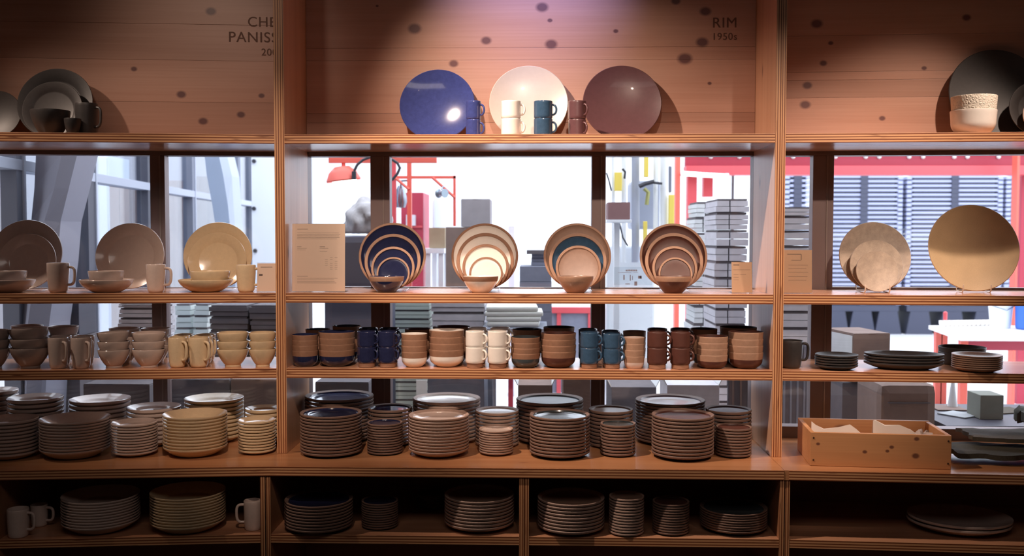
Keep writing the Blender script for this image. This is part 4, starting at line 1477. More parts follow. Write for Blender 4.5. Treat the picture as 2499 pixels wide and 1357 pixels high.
# rooms seen through the partition
HALLG = principled('grey_room_wall', (.24, .225, .24), .8)
WARMB = principled('warm_brown_panel', (.33, .20, .15), .7)
struct('wall_side', box_mesh('wall_side', -7.2, -7.0, .7, 26, 0, 6.0, HALLG))
for Y, x0, x1, y0, y1, mt, lab in ((4.4, 268, 318, 452, 690, WARMB, 'tall brown cupboard seen through the glass partition'), (5.4, 222, 262, 380, 690, HALLW, 'tall white locker seen through the glass partition'),
                                   (6.2, 412, 436, 440, 690, WARMB, 'narrow brown cupboard seen through the far partition panes'), (7.4, 470, 508, 430, 690, BRCARD, 'brown cupboard nearest the second slanted column')):
    p, q = aw(x0, y1, Y), aw(x1, y0, Y)
    cb = thing('cupboard', lab, 'cupboard', 'cupboards beyond the partition', (p.x, Y, 0))
    wcb = q.x - p.x
    box('carcass', 0, wcb, .02, .5, 0, q.z, mt, cb)
    box('door', .01, wcb * .49, 0, .019, .08, q.z - .02, mt, cb)
    box('door', wcb * .51, wcb - .01, 0, .019, .08, q.z - .02, mt, cb)

# ---- slanted columns
def column(name, rings, Y, dep, mat, label):
    """rings: (x0, xm, x1, y) photo pixels: dark face x0..xm, light face xm..x1"""
    verts, faces = [], []
    for x0, xm, x1, y in rings:
        a, m_, c = aw(x0, y, Y + .12), aw(xm, y, Y), aw(x1, y, Y + .06)
        verts += [tuple(a), tuple(m_), tuple(c), (c.x, c.y + dep, c.z), (a.x, a.y + dep, a.z)]
    n = len(rings)
    for i in range(n - 1):
        for k in range(5):
            faces.append((i * 5 + k, (i + 1) * 5 + k, (i + 1) * 5 + (k + 1) % 5, i * 5 + (k + 1) % 5))
    faces.append((4, 3, 2, 1, 0))
    faces.append(tuple(range((n - 1) * 5, n * 5)))
    me = new_mesh(name, verts, faces, [mat], None, False)
    bm = bmesh.new()
    bm.from_mesh(me)
    bmesh.ops.recalc_face_normals(bm, faces=bm.faces)
    bm.to_mesh(me)
    bm.free()
    return tag(link(name, me), label, 'column', 'slanted steel columns')


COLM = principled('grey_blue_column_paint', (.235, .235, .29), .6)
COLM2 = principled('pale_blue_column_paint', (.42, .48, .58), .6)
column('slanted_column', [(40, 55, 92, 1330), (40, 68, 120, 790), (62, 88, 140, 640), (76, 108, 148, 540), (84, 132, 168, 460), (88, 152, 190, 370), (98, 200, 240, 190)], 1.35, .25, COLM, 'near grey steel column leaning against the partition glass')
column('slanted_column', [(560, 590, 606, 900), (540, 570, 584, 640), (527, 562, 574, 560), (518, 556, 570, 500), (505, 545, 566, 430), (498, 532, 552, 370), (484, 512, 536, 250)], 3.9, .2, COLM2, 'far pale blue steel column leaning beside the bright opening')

# ---- stacks of folded card, paper and cloth
def bundles(x0, x1, ys, Y, dep, mat, lab, group, seam=None, jit=.006, sag=0.0, down=True):
    """column of bound bundles with edges at the photo rows ys (top first); each bundle is a thing with two sheaves and a gap"""
    rr = random.Random(int(x0 + ys[0]))
    zs = [aw((x0 + x1) / 2, y, Y).z for y in ys]
    if down:
        st = zs[-2] - zs[-1]
        while zs[-1] - st > .12:
            zs.append(zs[-1] - st)
        zs[-1] = .002
    n = len(zs) - 1
    for k in range(n):
        zt, zb = zs[k], zs[k + 1]
        p, q = aw(x0, ys[0], Y), aw(x1, ys[0], Y)
        dx = rr.uniform(-jit, jit)
        c = thing('card_bundle', '%s %s' % (order_word(n - 1 - k, n), lab), 'card bundle', group, (p.x + dx, Y, zb + .001))
        wdt = q.x - p.x
        g = .012 * (zt - zb) / .1
        layers = max(2, min(4, int((zt - zb) / .035)))
        hh = (zt - zb - .003) * .88
        for j in range(layers):
            za, zc_ = .002 + hh * j / layers, hh * (j + 1) / layers - .0015
            e = rr.uniform(0, .008)
            if seam:
                ws = wdt * seam
                box('sheaf', e, ws - .004, rr.uniform(0, .008), dep, za, zc_, mat, c, 0)
                box('sheaf', ws + .004, wdt - e, rr.uniform(0, .008), dep, za, zc_, mat, c, 0)
            else:
                box('sheaf', e, wdt - rr.uniform(0, .008), rr.uniform(0, .008), dep, za, zc_, mat, c, 0)
        box('spacer', .012, wdt - .012, .012, dep - .01, hh, zt - zb - .002, DKCARD, c, 0)


bundles(1747, 1828, (485, 518, 561, 601, 638, 677, 715), 2.2, .45, GREYCARD, 'grey bundle of the tall stack by second upright', 'grey bundles of the tall stack', .42)
bundles(1693, 1744, (492, 530, 568, 612, 655, 700), 2.75, .4, WHCARD, 'sunlit white bundle of the leaning stack beside tall grey stack', 'white bundles', .45, .02)
bundles(1897, 1984, (505, 527, 562, 600, 640, 680), 1.7, .5, GREYCARD, 'grey bundle of the stack seen beside the last mullion', 'grey bundles by last mullion', None, .01)
bundles(1050, 1181, (735, 762, 800), 2.0, .5, GREYCARD, 'grey card bundle behind the wide white-based bowls', 'grey bundles behind bowls')
bundles(952, 1048, (735, 757, 778, 800), 2.4, .5, principled('greenish_paper', (.50, .56, .50), .8), 'pale greenish paper bundle behind the narrow white-based bowls', 'greenish bundles')
bundles(284, 372, (740, 752, 776, 800), 1.05, .3, GREYCARD, 'flat grey bundle behind the cream footed bowls', 'flat grey bundles')
bundles(424, 464, (742, 770, 800), 2.6, .3, principled('green_white_paper', (.62, .68, .66), .8), 'greenish white bundle left of its twin behind yellowish mugs', 'greenish white bundles', None, .01)
bundles(470, 508, (742, 770, 800), 2.5, .3, principled('green_white_paper', (.62, .68, .66), .8), 'greenish white bundle beside the dark bundles behind yellowish bowls', 'greenish white bundles', None, .01)
bundles(508, 604, (745, 773, 805), 1.9, .4, DKCARD, 'dark bundle left of its twin behind the yellowish bowls', 'dark bundles')
bundles(608, 690, (745, 780, 805), 1.9, .4, DKCARD, 'dark bundle beside first upright, behind yellowish bowls', 'dark bundles')
# slate sheets in the middle window
for x0, x1, y0, y1, Y, lab in ((1262, 1352, 650, 800, 2.6, 'wide stack of slate-coloured sheets behind the teal plate set'), (1296, 1336, 620, 650, 2.75, 'small slate-coloured block topping the wide slate stack')):
    p, q = aw(x0, y1, Y), aw(x1, y0, Y)
    zb_ = 0 if y1 == 800 else aw(1290, 650, 2.6).z
    c = thing('sheet_stack', lab, 'sheet stack', None, (p.x, Y, zb_))
    n = 14 if y1 == 800 else 3
    wd = q.x - p.x
    for k in range(n):
        ins = .018 * (k / n) * (1 if y1 == 800 else .4)
        h1 = (q.z - zb_) / n
        box('sheet', ins, wd - ins, .01 * (k % 2), .4 if y1 == 800 else .2, k * h1 + .001, (k + 1) * h1 - .002, SLATEM, c, 0)
    if y1 != 800:
        box('lid', -.03, wd * .9, -.02, .22, q.z - zb_ - .001, q.z - zb_ + .025, DKCARD, c, 0)
# pile of folded white cloth on a red bench
pile_z = aw(1254, 800, 1.75).z
tb = thing('work_table', 'grey table carrying the folded white cloths behind the mugs', 'table')
p, q = aw(1176, 802, 1.75), aw(1335, 802, 1.75)
box('tabletop', p.x, q.x, 1.70, 2.2, pile_z - .03, pile_z - .001, STEELG, tb)
for lx_ in (p.x + .03, q.x - .06):
    for ly_ in (1.73, 2.14):
        box('leg', lx_, lx_ + .035, ly_, ly_ + .035, 0, pile_z - .031, STEELG, tb)
CLOTH = principled('white_cotton', (.68, .69, .64), .9)
zc_ = pile_z
for k, (x0, x1, y0, y1) in enumerate(((1188, 1316, 786, 799), (1186, 1320, 774, 786), (1183, 1326, 762, 774), (1186, 1314, 750, 762))):
    a, c = aw(x0, y1, 1.79), aw(x1, y0, 1.79)
    hh = c.z - a.z
    me = box_mesh('folded_cloth', 0, c.x - a.x, 0, .32, 0, hh * .96, CLOTH, hh * .40)
    ob = link('folded_cloth', me, None, (a.x, 1.79, zc_ + .0005), (0, 0, .02 * (k - 1)))
    tag(ob, '%s folded white cloth in pile behind the white mugs' % order_word(k, 4), 'cloth', 'folded white cloths')
    zc_ += hh * .97

# ---- covered load in the first pane of the middle window
ld = thing('covered_load', 'lumpy grey covered load on a dark blue wrapped pallet, behind the printed sheet', 'load', None, (0, 0, 0))
p, q = aw(790, 900, 1.55), aw(925, 575, 1.55)
box('wrapped_body', p.x, q.x, 1.55, 2.2, .12, q.z, NAVYB, ld, .04)
for kx in (0, .5, 1):
    xk = p.x + (q.x - p.x - .1) * kx
    box('pallet_foot', xk, xk + .1, 1.56, 2.18, 0, .119, BRCARD, ld)
FUR = speckled('grey_fleece', (.46, .44, .45), .95, .25, 25)
bm = bmesh.new()
bmesh.ops.create_icosphere(bm, subdivisions=4, radius=1)
from mathutils import noise
a, c = aw(838, 575, 1.8), aw(948, 488, 1.8)
for v in bm.verts:
    n_ = noise.noise(v.co * 2.2) * .22 + noise.noise(v.co * 6) * .06
    v.co = Vector((v.co.x * (1 + n_), v.co.y * (1 + n_), max(v.co.z, -.35) * (1 + n_ * .6)))
    v.co.x *= (c.x - a.x) / 2
    v.co.y *= .25
    v.co.z = v.co.z * (c.z - a.z) / 1.35
me = bpy.data.meshes.new('cover')
bm.to_mesh(me)
bm.free()
me.materials.append(FUR)
me.polygons.foreach_set('use_smooth', [True] * len(me.polygons))
link('cover', me, ld, ((a.x + c.x) / 2, 1.87, a.z + (c.z - a.z) * .33))

# ---- red hood lamp and its cable
hl = thing('hood_lamp', 'orange-red metal hood hanging on an arm above the covered load', 'lamp')
Yh = 3.2
a, c = aw(797, 442, Yh), aw(880, 408, Yh)
rad = (c.x - a.x) / 2
link('hood', lathe_mesh('hood', [(0, .40 * rad * 2), (rad * .45, .38 * rad * 2), (rad * .80, .22 * rad * 2), (rad, 0), (rad * .97, -.01), (rad * .76, .19 * rad * 2), (0, .34 * rad * 2)], [REDO], None, 32), hl, ((a.x + c.x) / 2, Yh, a.z + .01), (.05, -.12, 0))
LAMPW = principled('lamp_glow', (1, .9, .8), .5, emit=(1, .93, .85), estr=6)
link('bulb', lathe_mesh('bulb', [(0, -.07), (.07, -.05), (.10, 0), (.06, .03), (0, .04)], [LAMPW], None, 20), hl, ((a.x + c.x) / 2, Yh, a.z + .02))
p, q = aw(803, 398, Yh), aw(900, 388, Yh)
box('arm', p.x, q.x + .5, Yh - .02, Yh + .02, p.z, q.z + .01, REDO, hl)
box('mast', q.x + .04, q.x + .09, Yh - .025, Yh + .025, 0, q.z + .02, REDO, hl)
link('stem', tube_mesh('stem', [((a.x + c.x) / 2, Yh, a.z + rad * .35), ((a.x + c.x) / 2, Yh, p.z + .01)], .014, REDO), hl)
cp = [aw(x, y, Yh - .1) for x, y in ((864, 418), (872, 402), (886, 390), (902, 384), (918, 380), (940, 384), (958, 390), (970, 398), (976, 410), (970, 424), (956, 440))]
link('cable', tube_mesh('cable', cp, .010, BLACKM, 8), hl)
link('plug', box_mesh('plug', -.015, .015, -.015, .015, -.06, 0, BLACKM, .004), hl, cp[0])

# ---- red hoist frame
hf = thing('hoist_frame', 'red tubular frame with bracket arm behind the navy plates', 'frame')
Yf = 3.6


def pbar(name, pts, r, mat, parent, Y):
    return link(name, tube_mesh(name, [aw(x, y, Y) for x, y in pts], r, mat, 6), parent)


for x in (960, 998):
    t_, b_ = aw(x, 330, Yf), aw(x + 4, 620, Yf)
    box('post', t_.x - .017, t_.x + .017, Yf, Yf + .04, 0, t_.z, RED if x < 970 else REDO, hf)
a, c = aw(1000, 436, Yf), aw(1112, 428, Yf)
box('arm', aw(965, 436, Yf).x, c.x, Yf + .005, Yf + .03, a.z, a.z + .022, REDO, hf)
a = aw(1112, 552, Yf)
box('hanger', c.x - .020, c.x, Yf + .005, Yf + .03, a.z, c.z + .0, REDO, hf)
pbar('brace', [(1056, 434), (1110, 482)], .012, REDO, hf, Yf)
pbar('brace', [(962, 432), (998, 462)], .012, REDO, hf, Yf)
p, q = aw(955, 394, Yf), aw(1038, 384, Yf)
box('crossbar', p.x, q.x, Yf + .01, Yf + .04, p.z, q.z, DKRED, hf)
dr = thing('cable_reel', 'grey-blue metal reel hung on the red frame bracket', 'reel', None, aw(1078, 472, Yf - .08), .3)
link('drum', lathe_mesh('drum', [(0, -.04), (.034, -.04), (.034, -.034), (.022, -.028), (.022, .028), (.034, .034), (.034, .04), (0, .04)], [CHROME], None, 24), dr, (0, 0, 0), (PI / 2, 0, .5))
link('hook', tube_mesh('hook', [(0, 0, .03), (.01, .02, .05), (.03, .05, .055)], .006, CHROME), dr)
dr = thing('hanging_drum', 'rounded grey-blue metal drum between the two red posts', 'drum', None, aw(978, 480, Yf + .12), 0)
link('shell', lathe_mesh('shell', [(0, -.09), (.035, -.085), (.05, -.04), (.046, .0), (.036, .05), (.022, .085), (0, .09)], [CHROME], None, 24), dr)
link('bracket', tube_mesh('bracket', [(0, 0, .085), (.01, -.05, .12), tuple(aw(999, 440, Yf + .03) - aw(978, 480, Yf + .12))], .008, CHROME), dr)
rc = thing('red_cabinet', 'dark red steel cabinet behind the red frame, with boxes inside', 'cabinet')
p, q = aw(1000, 700, 5.2), aw(1033, 470, 5.2)
box('carcass', p.x - .08, q.x, 5.2, 5.7, 0, q.z, DKRED, rc)
box('shelf_lip', p.x - .03, q.x - .01, 5.18, 5.199, aw(1010, 556, 5.2).z, aw(1010, 551, 5.2).z, RED, rc)
box('carton', p.x - .02, p.x + .06, 5.10, 5.199, aw(1010, 551, 5.2).z, aw(1010, 525, 5.2).z, GREYCARD, rc)

# white tank
tk_ = thing('white_tank', 'white cylindrical tank glaring behind the red bracket', 'tank')
a, c = aw(1050, 700, 5.0), aw(1126, 478, 5.0)
rr_ = (c.x - a.x) / 2
link('shell', lathe_mesh('shell', [(0, .1), (rr_, .1), (rr_, c.z - .06), (rr_ * .9, c.z - .01), (0, c.z)], [PLASTW], None, 40), tk_, ((a.x + c.x) / 2, 5.2, 0))
link('foot_ring', lathe_mesh('foot_ring', [(rr_ * .7, 0), (rr_ * .95, 0), (rr_ * .95, .1), (rr_ * .7, .1), (rr_ * .7, 0)], [PALEST], None, 30), tk_, ((a.x + c.x) / 2, 5.2, 0))
for z_ in (.45, .8):
    link('band', lathe_mesh('band', [(rr_ + .0005, 0), (rr_ + .006, 0), (rr_ + .006, .02), (rr_ + .0005, .02), (rr_ + .0005, 0)], [PALEST], None, 40), tk_, ((a.x + c.x) / 2, 5.2, c.z * z_))


def carton(x0, x1, y0, y1, Y, dep, mat, label, flaps=False, zb=None, rz=0.0, group='cartons in the hall', tape=True):
    """carton: body, tape, seam and optional open flaps"""
    p, q = aw(x0, y1, Y), aw(x1, y0, Y)
    z0 = p.z if zb is None else zb
    c = thing('carton', label, 'box', group, ((p.x + q.x) / 2, Y, z0), rz)
    hw, h = (q.x - p.x) / 2, q.z - z0
    box('body', -hw, hw, 0, dep, 0.001, h, mat, c, .003)
    if tape and not flaps:
        box('tape', -.02, .02, -.0012, dep + .001, h + .0003, h + .0015, BRCARD, c, 0)
        box('lid_flap', -hw + .002, hw - .002, .001, dep / 2 - .002, h + .0001, h + .004, mat, c, 0)
        box('lid_flap', -hw + .002, hw - .002, dep / 2 + .002, dep - .001, h + .0001, h + .004, mat, c, 0)
    if flaps:
        for s_ in (-1, 1):
            f_ = box('lid_flap', 0, .10, 0, dep, 0, .004, WHCARD, c, 0)
            f_.location = (s_ * hw, 0, h)
            f_.rotation_euler = (0, (-1.1 if s_ > 0 else PI + 1.1), 0)
    return c


carton(1088, 1180, 556, 800, 3.1, .45, BRCARD, 'big grey-brown carton under the small one, behind white plate set', zb=0)
zc1 = aw(1134, 556, 3.1).z
carton(1125, 1196, 487, 556, 3.1, .30, speckled('pale_grey_card', (.33, .30, .31), .85, .12, 12), 'grey square carton on top of the big one above white plate set', zb=zc1 + .006)
carton(1047, 1086, 557, 606, 3.8, .35, speckled('ochre_card', (.40, .32, .21), .85, .12, 12), 'ochre striped carton beside the big grey-brown carton', zb=aw(1066, 606, 3.8).z)
bt = thing('work_table', 'white table under the ochre carton behind navy plates', 'table')
zt_ = aw(1066, 606, 3.8).z
p, q = aw(1036, 606, 3.8), aw(1086, 606, 3.8)
box('tabletop', p.x, q.x, 3.75, 4.3, zt_ - .04, zt_ - .001, PLASTW, bt)
for lx_ in (p.x + .01, q.x - .05):
    for ly_ in (3.77, 4.24):
        box('leg', lx_, lx_ + .04, ly_, ly_ + .04, 0, zt_ - .041, PLASTW, bt)
carton(1240, 1256, 553, 700, 6.0, .2, GREYCARD, 'narrow grey carton far behind the white plate set', zb=0)

# red bench with dark panels
rb = thing('red_bench', 'red framed bench with dark blue panels behind the slate bowls', 'bench')
Yb_ = 4.6
for x in (1302, 1364, 1440):
    p = aw(x, 790, Yb_)
    box('post', p.x - .018, p.x + .018, Yb_, Yb_ + .05, 0, aw(x, 752, Yb_).z, RED, rb)
p, q = aw(1296, 764, Yb_), aw(1446, 750, Yb_)
box('rail', p.x, q.x, Yb_ - .01, Yb_ + .06, p.z, q.z, RED, rb)
for a_, c_ in ((1305, 1361), (1368, 1437)):
    box('panel', aw(a_, 790, Yb_).x, aw(c_, 790, Yb_).x, Yb_ + .02, Yb_ + .04, aw(1300, 960, Yb_).z, p.z - .003, SLATEM, rb)

# ---- machine in the third pane of the middle window
mc = thing('glaze_machine', 'white workshop machine with pipes and hoses in the bright pane', 'machine')
Ym = 3.4
pbox('body', 1480, 1600, 600, 700, Ym + .1, .5, PLASTW, mc, .02, zb=.0)
pbox('head', 1540, 1612, 440, 560, Ym + .15, .35, PALEST, mc, .03)
for x, r, mt in ((1551, .030, PALEST), (1622, .034, PLASTW), (1600, .018, PLASTW), (1497, .014, PLASTW), (1522, .018, PLASTW)):
    t_, b_ = aw(x, 330, Ym), aw(x, 640, Ym)
    link('pipe', tube_mesh('pipe', [(t_.x, Ym, t_.z), (b_.x, Ym, b_.z)], r, mt, 14), mc)
for x0, x1, y0, y1 in ((1572, 1583, 380, 432), (1500, 1518, 420, 466), (1632, 1646, 475, 560), (1570, 1580, 540, 600)):
    pbox('yellow_guard', x0, x1, y0, y1, Ym - .08, .04, YELLOW, mc)
for pts, r in (([(1560, 455), (1576, 448), (1596, 443)], .018), ([(1596, 446), (1616, 448)], .010), ([(1519, 412), (1526, 420), (1524, 436)], .009), ([(1480, 422), (1486, 440), (1492, 466)], .006), ([(1512, 545), (1520, 580), (1532, 600)], .006)):
    pbar('hose', pts, r, BLACKM, mc, Ym - .07)
lever = pbar('lever', [(1572, 460), (1582, 470), (1578, 500)], .016, principled('olive_paint', (.30, .30, .10), .5), mc, Ym - .07)
pbox('motor', 1618, 1640, 405, 470, Ym - .02, .1, STEELG, mc, .01)
carton(1484, 1538, 495, 536, Ym - .6, .25, speckled('wine_card', (.24, .13, .13), .85, .1, 12), 'wine-brown carton perched before the white machine', zb=aw(1510, 536, Ym - .6).z)
sh = thing('wall_shelf', 'slim white stand under the wine-brown carton', 'stand')
p, q = aw(1484, 536, Ym - .6), aw(1538, 536, Ym - .6)
box('shelf_board', p.x - .01, q.x + .01, Ym - .61, Ym - .33, p.z - .02, p.z - .0005, PLASTW, sh)
box('post', (p.x + q.x) / 2 - .02, (p.x + q.x) / 2 + .02, Ym - .42, Ym - .38, 0, p.z - .021, PLASTW, sh)

# ---- red steel gantry with bolts
gt = thing('steel_gantry', 'red bolted steel gantry beam on columns across the far windows', 'gantry')
Yg = 5.5
p, q = aw(1675, 425, Yg), aw(2700, 425, Yg)
z0_, z1_ = aw(2200, 426, Yg).z, aw(2200, 404, Yg).z
z2_ = aw(2200, 366, Yg).z
box('beam', p.x, q.x, Yg, Yg + .2, z0_, z1_, RED, gt)
box('beam', p.x, q.x, Yg + .06, Yg + .14, z1_ + .001, z2_, DKRED, gt)
box('beam', p.x, q.x, Yg - .02, Yg + .2, z2_ + .001, z2_ + .05, RED, gt)
BOLT = principled('bright_bolts', (.75, .70, .70), .3, .6)
bme = lathe_mesh('bolt', [(0, 0), (.022, 0), (.022, .012), (.014, .02), (0, .022)], [BOLT], None, 12)
for x in (1734, 1804, 1935, 2038, 2112, 2145, 2218, 2252, 2328, 2360, 2436):
    c = aw(x, 383, Yg + .06)
    link('bolt', bme, gt, (c.x, Yg + .0598, c.z), (PI / 2, 0, 0))
for x0, x1, mt, Y in ((1677, 1702, RED, Yg + .21), (1648, 1661, REDO, Yg - .25), (1716, 1741, RED, Yg + .3)):
    a, c = aw(x0, 600, Y), aw(x1, 370, Y)
    box('post', a.x, c.x, Y, Y + .12, 0 if x0 != 1716 else aw(1720, 480, Y).z, c.z + (.25 if x0 == 1648 else 0), mt, gt)
a, c = aw(2478, 600, Yg - .3), aw(2490, 372, Yg - .3)
box('post', a.x, c.x, Yg - .3, Yg - .2, 0, c.z + .2, REDO, gt)
a, c = aw(2490, 600, Yg + .21), aw(2560, 372, Yg + .21)
box('post', a.x, c.x, Yg + .21, Yg + .4, 0, c.z, DKRED, gt)
a, c = aw(1786, 600, Yg + .3), aw(1792, 425, Yg + .3)
box('post', a.x, c.x, Yg + .3, Yg + .36, 0, c.z, STEELD, gt)
tl = thing('tube_light', 'glowing white tube light fixed before the red column', 'lamp')
a, c = aw(1662, 424, Yg - .4), aw(1778, 430, Yg - .4)
TUBE = principled('tube_glow', (1, .95, .9), .4, emit=(1, .95, .88), estr=2.2)
link('tube', tube_mesh('tube', [a + Vector((.03, 0, 0)), c - Vector((.03, 0, 0))], .022, TUBE, 12), tl)
link('end_cap', tube_mesh('end_cap', [a, a + Vector((.03, 0, 0))], .026, PLASTW, 12), tl)
link('end_cap', tube_mesh('end_cap', [c - Vector((.03, 0, 0)), c], .026, PLASTW, 12), tl)
link('bracket', tube_mesh('bracket', [a + Vector((.02, 0, 0)), Vector((a.x + .02, Yg - .252, a.z))], .012, REDO, 8), tl)

# ---- stacked plastic pallets far away
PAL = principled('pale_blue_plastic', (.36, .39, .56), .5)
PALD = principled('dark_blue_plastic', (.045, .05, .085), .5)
Yp = 12.6
pit = (aw(2200, 430, Yp).z - aw(2200, 452, Yp).z) / 2
zbase_ = .45
ztop_ = aw(2200, 428, Yp).z
npal = int((ztop_ - zbase_) / pit)
pmesh = {}


def pallet_stack(x0, x1, Y, n, lab, base=True):
    p, q = aw(x0, 600, Y), aw(x1, 600, Y)
    wd = q.x - p.x
    k_ = round(wd, 2)
    if k_ not in pmesh:
        dm = box_mesh('deck', -wd / 2 + .05, wd / 2 - .05, 0, 1.0, pit * .46, pit * .97, PAL, 0)
        fm_ = box_mesh('foot', -.075, .075, .02, .98, 0, pit * .375, PALD, 0)
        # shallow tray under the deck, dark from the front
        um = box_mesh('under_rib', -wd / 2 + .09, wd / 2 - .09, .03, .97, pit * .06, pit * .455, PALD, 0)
        lm_ = box_mesh('lip', -.04, .04, .0, 1.0, pit * .10, pit * .80, PAL, 0)  # pale ends imitate the light seen through the gap between stacks
        bm_ = box_mesh('center_block', -.06, .06, -.012, -.001, pit * .0, pit * .97, PALD, 0)
        pmesh[k_] = (dm, fm_, um, lm_, bm_)
    dm, fm_, um, lm_, bm_ = pmesh[k_]
    cx_ = (p.x + q.x) / 2
    z = ztop_ - n * pit
    for i in range(n):
        c = thing('pallet', '%s pale blue plastic pallet of %s' % (order_word(i, n), lab), 'pallet', 'plastic pallets of ' + lab, (cx_, Y, z + i * pit))
        link('deck', dm, c)
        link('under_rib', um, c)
        link('center_block', bm_, c)
        link('lip', lm_, c, (-wd / 2 + .005, 0, 0))
        link('lip', lm_, c, (wd / 2 - .005, 0, 0))
    if base:
        bs = thing('pallet_skid', 'dark blue pallet skid with wide feet under %s' % lab, 'pallet skid', 'pallet skids', (cx_, Y, 0))
        box('deck', -wd / 2, wd / 2, 0, 1.0, z - .10, z - .002, PALD, bs)
        for fx in (-wd * .36, 0, wd * .36):
            pr_ = prism_mesh('foot', [(-.22, 0), (.22, 0), (.15, z - .102), (-.15, z - .102)], 0, 1.0, [PALD])
            for v in pr_.vertices:
                v.co = (v.co.x, v.co.z, v.co.y)
            link('foot', pr_, bs, (fx, 0, 0))


pallet_stack(2018, 2196, Yp, npal, 'the stack behind the three speckled plates')
pallet_stack(2216, 2440, Yp, npal, 'the stack behind the sandy gold platter')
pallet_stack(2458, 2660, Yp, npal, 'the stack behind the thin red post')
pallet_stack(1918, 1972, Yp - 1.5, 12, 'the small stack above grey bundles', False)
rk = thing('pallet_rack', 'pale steel rack post and beam beside the small pallet stack', 'rack')
a, c = aw(1916, 600, Yp - 1.5), aw(1976, 600, Yp - 1.5)
zr_ = ztop_ - 12 * pit
box('beam', a.x - .05, c.x + .05, Yp - 1.5, Yp - .4, zr_ - .1, zr_ - .002, PALEST, rk)
for xx in (a.x - .05, c.x - .05):
    box('post', xx, xx + .1, Yp - 1.4, Yp - 1.3, 0, zr_ - .101, PALEST, rk)

# ---- white table with red legs in the last window
wt_ = thing('work_table', 'bright white table on red legs beyond the brown plate stack', 'table')
Yt = 2.9
zt_ = aw(2400, 822, Yt).z
a = atz('M', 2266, 794, zt_)
p = aw(2345, 828, Yt)
q = aw(2640, 828, Yt)
far = a.y
WT_ = principled('white_laminate', (.86, .86, .86), .4)
link('tabletop', prism_mesh('tabletop', [(p.x, Yt), (q.x, Yt), (q.x + .4, far), (a.x, far)], zt_ - .03, zt_, [WT_]), wt_)
for x, y in ((p.x + .02, Yt + .04), (a.x + .06, far - .1), (q.x - .1, Yt + .05), (p.x + .14, far - .1)):
    box('leg', x, x + .05, y, y + .05, 0, zt_ - .031, REDO, wt_)
box('apron', p.x + .05, q.x - .1, Yt + .05, Yt + .09, zt_ - .10, zt_ - .031, DKRED, wt_)
box('shelf', p.x + .1, q.x - .1, Yt + .1, far - .1, .30, .33, STEELG, wt_)
for i in range(13):
    x = 2300 + i * 10.5
    c = atz('M', x, 797 - .2 * i, zt_)
    cup = lathe_mesh('pottery_piece', [(0, 0), (.018, 0), (.026, .02), (.028, .045), (.024, .046), (.02, .02), (0, .01)], [G['white']], None, 14) if i == 0 else cup
    o = link('pottery_piece', cup, None, (c.x, c.y, zt_ + .0005))
    o['label'] = '%s small white pottery piece along the table row, counted from the red peg' % 'first second third fourth fifth sixth seventh eighth ninth tenth eleventh twelfth thirteenth'.split()[i]
    tag(o, None, 'pottery', 'small white pieces on the white table')
c = atz('M', 2441, 800, zt_)
bk = thing('bucket', 'white bucket standing on the far white table', 'bucket', None, (c.x, c.y, zt_ + .0005))
link('shell', lathe_mesh('shell', [(0, 0), (.072, 0), (.09, .21), (.094, .215), (.086, .21), (.066, .01), (0, .008)], [PLASTW], None, 28), bk)
link('handle', tube_mesh('handle', [(-.09, 0, .2), (-.08, -.05, .17), (0, -.1, .14), (.08, -.05, .17), (.09, 0, .2)], .004, CHROME), bk)
c = atz('M', 2514, 803, zt_)
BLUEP = principled('blue_bag', (.05, .17, .62), .5)
bl = thing('glaze_tub', 'bright blue tub with white patch beside the white bucket', 'tub', None, (c.x, c.y - .02, zt_ + .0005))
link('shell', lathe_mesh('shell', [(0, 0), (.10, 0), (.11, .01), (.115, .23), (.10, .24), (0, .245)], [BLUEP], None, 28), bl)
link('patch', box_mesh('patch', -.035, .035, -.118, -.112, .08, .19, PLASTW, .002), bl)
c = atz('M', 2272, 792, zt_)
tg = link('red_peg', lathe_mesh('red_peg', [(0, 0), (.022, 0), (.022, .01), (.014, .02), (.016, .10), (0, .11)], [RED], None, 14), None, (c.x + .09, c.y - .05, zt_ + .0005))
tag(tg, 'small red peg at the near corner of the white table', 'peg')

# ---- cartons and clutter seen low through the windows
carton(2078, 2176, 818, 935, 1.5, .36, BRCARD, 'brown carton with one pale light-struck side above the charcoal oval platters', zb=None, rz=.16)
zs_ = aw(2127, 935, 1.5).z
carton(2054, 2150, 936, 1060, 1.5, .36, DKCARD, 'dark carton under the pale-sided carton, behind the crate', zb=0)
for ob in [o for o in S.objects if o.get('label', '').startswith('brown carton with one pale')]:
    hgt = aw(2127, 936, 1.5).z
    ob.location.z = hgt + .007
    side = [ch for ch in ob.children if ch.name.startswith('body')][0]
    bb = min(v.co.x for v in side.data.vertices)
    sd = box('lit_side', bb - .0025, bb - .0003,   .01, .34, .01, max(v.co.z for v in side.data.vertices) - .01, WHCARD, ob, 0)  # face turned to the light, its brightness put into the card colour
cd2 = thing('rounded_case', 'dark brown rounded case behind the tissue crate', 'case')
p, q = aw(2146, 1060, 1.0), aw(2290, 937, 1.0)
box('shell', p.x, q.x, 1.0, 1.4, 0.02, q.z, BRCARD, cd2, .05)
box('lid_seam', p.x + .04, q.x - .04, 0.995, .9999, q.z - .10, q.z - .094, DKCARD, cd2, 0)
box('base', p.x + .05, q.x - .05, 1.03, 1.37, 0, .0199, DKCARD, cd2, 0)
bundles(2029, 2054, (925, 960, 1000, 1060), 1.9, .3, principled('cream_paper', (.50, .47, .40), .85), 'cream paper bundle between mullion and dark carton', 'cream bundles', None, .006)
wp = thing('wrapped_panel', 'film wrapped grey panel leaning low behind the mullion', 'panel')
p, q = aw(1896, 1060, 1.2), aw(1976, 932, 1.2)
FILM = speckled('wrapped_grey', (.20, .20, .24), .3, .2, 8, fine=30)
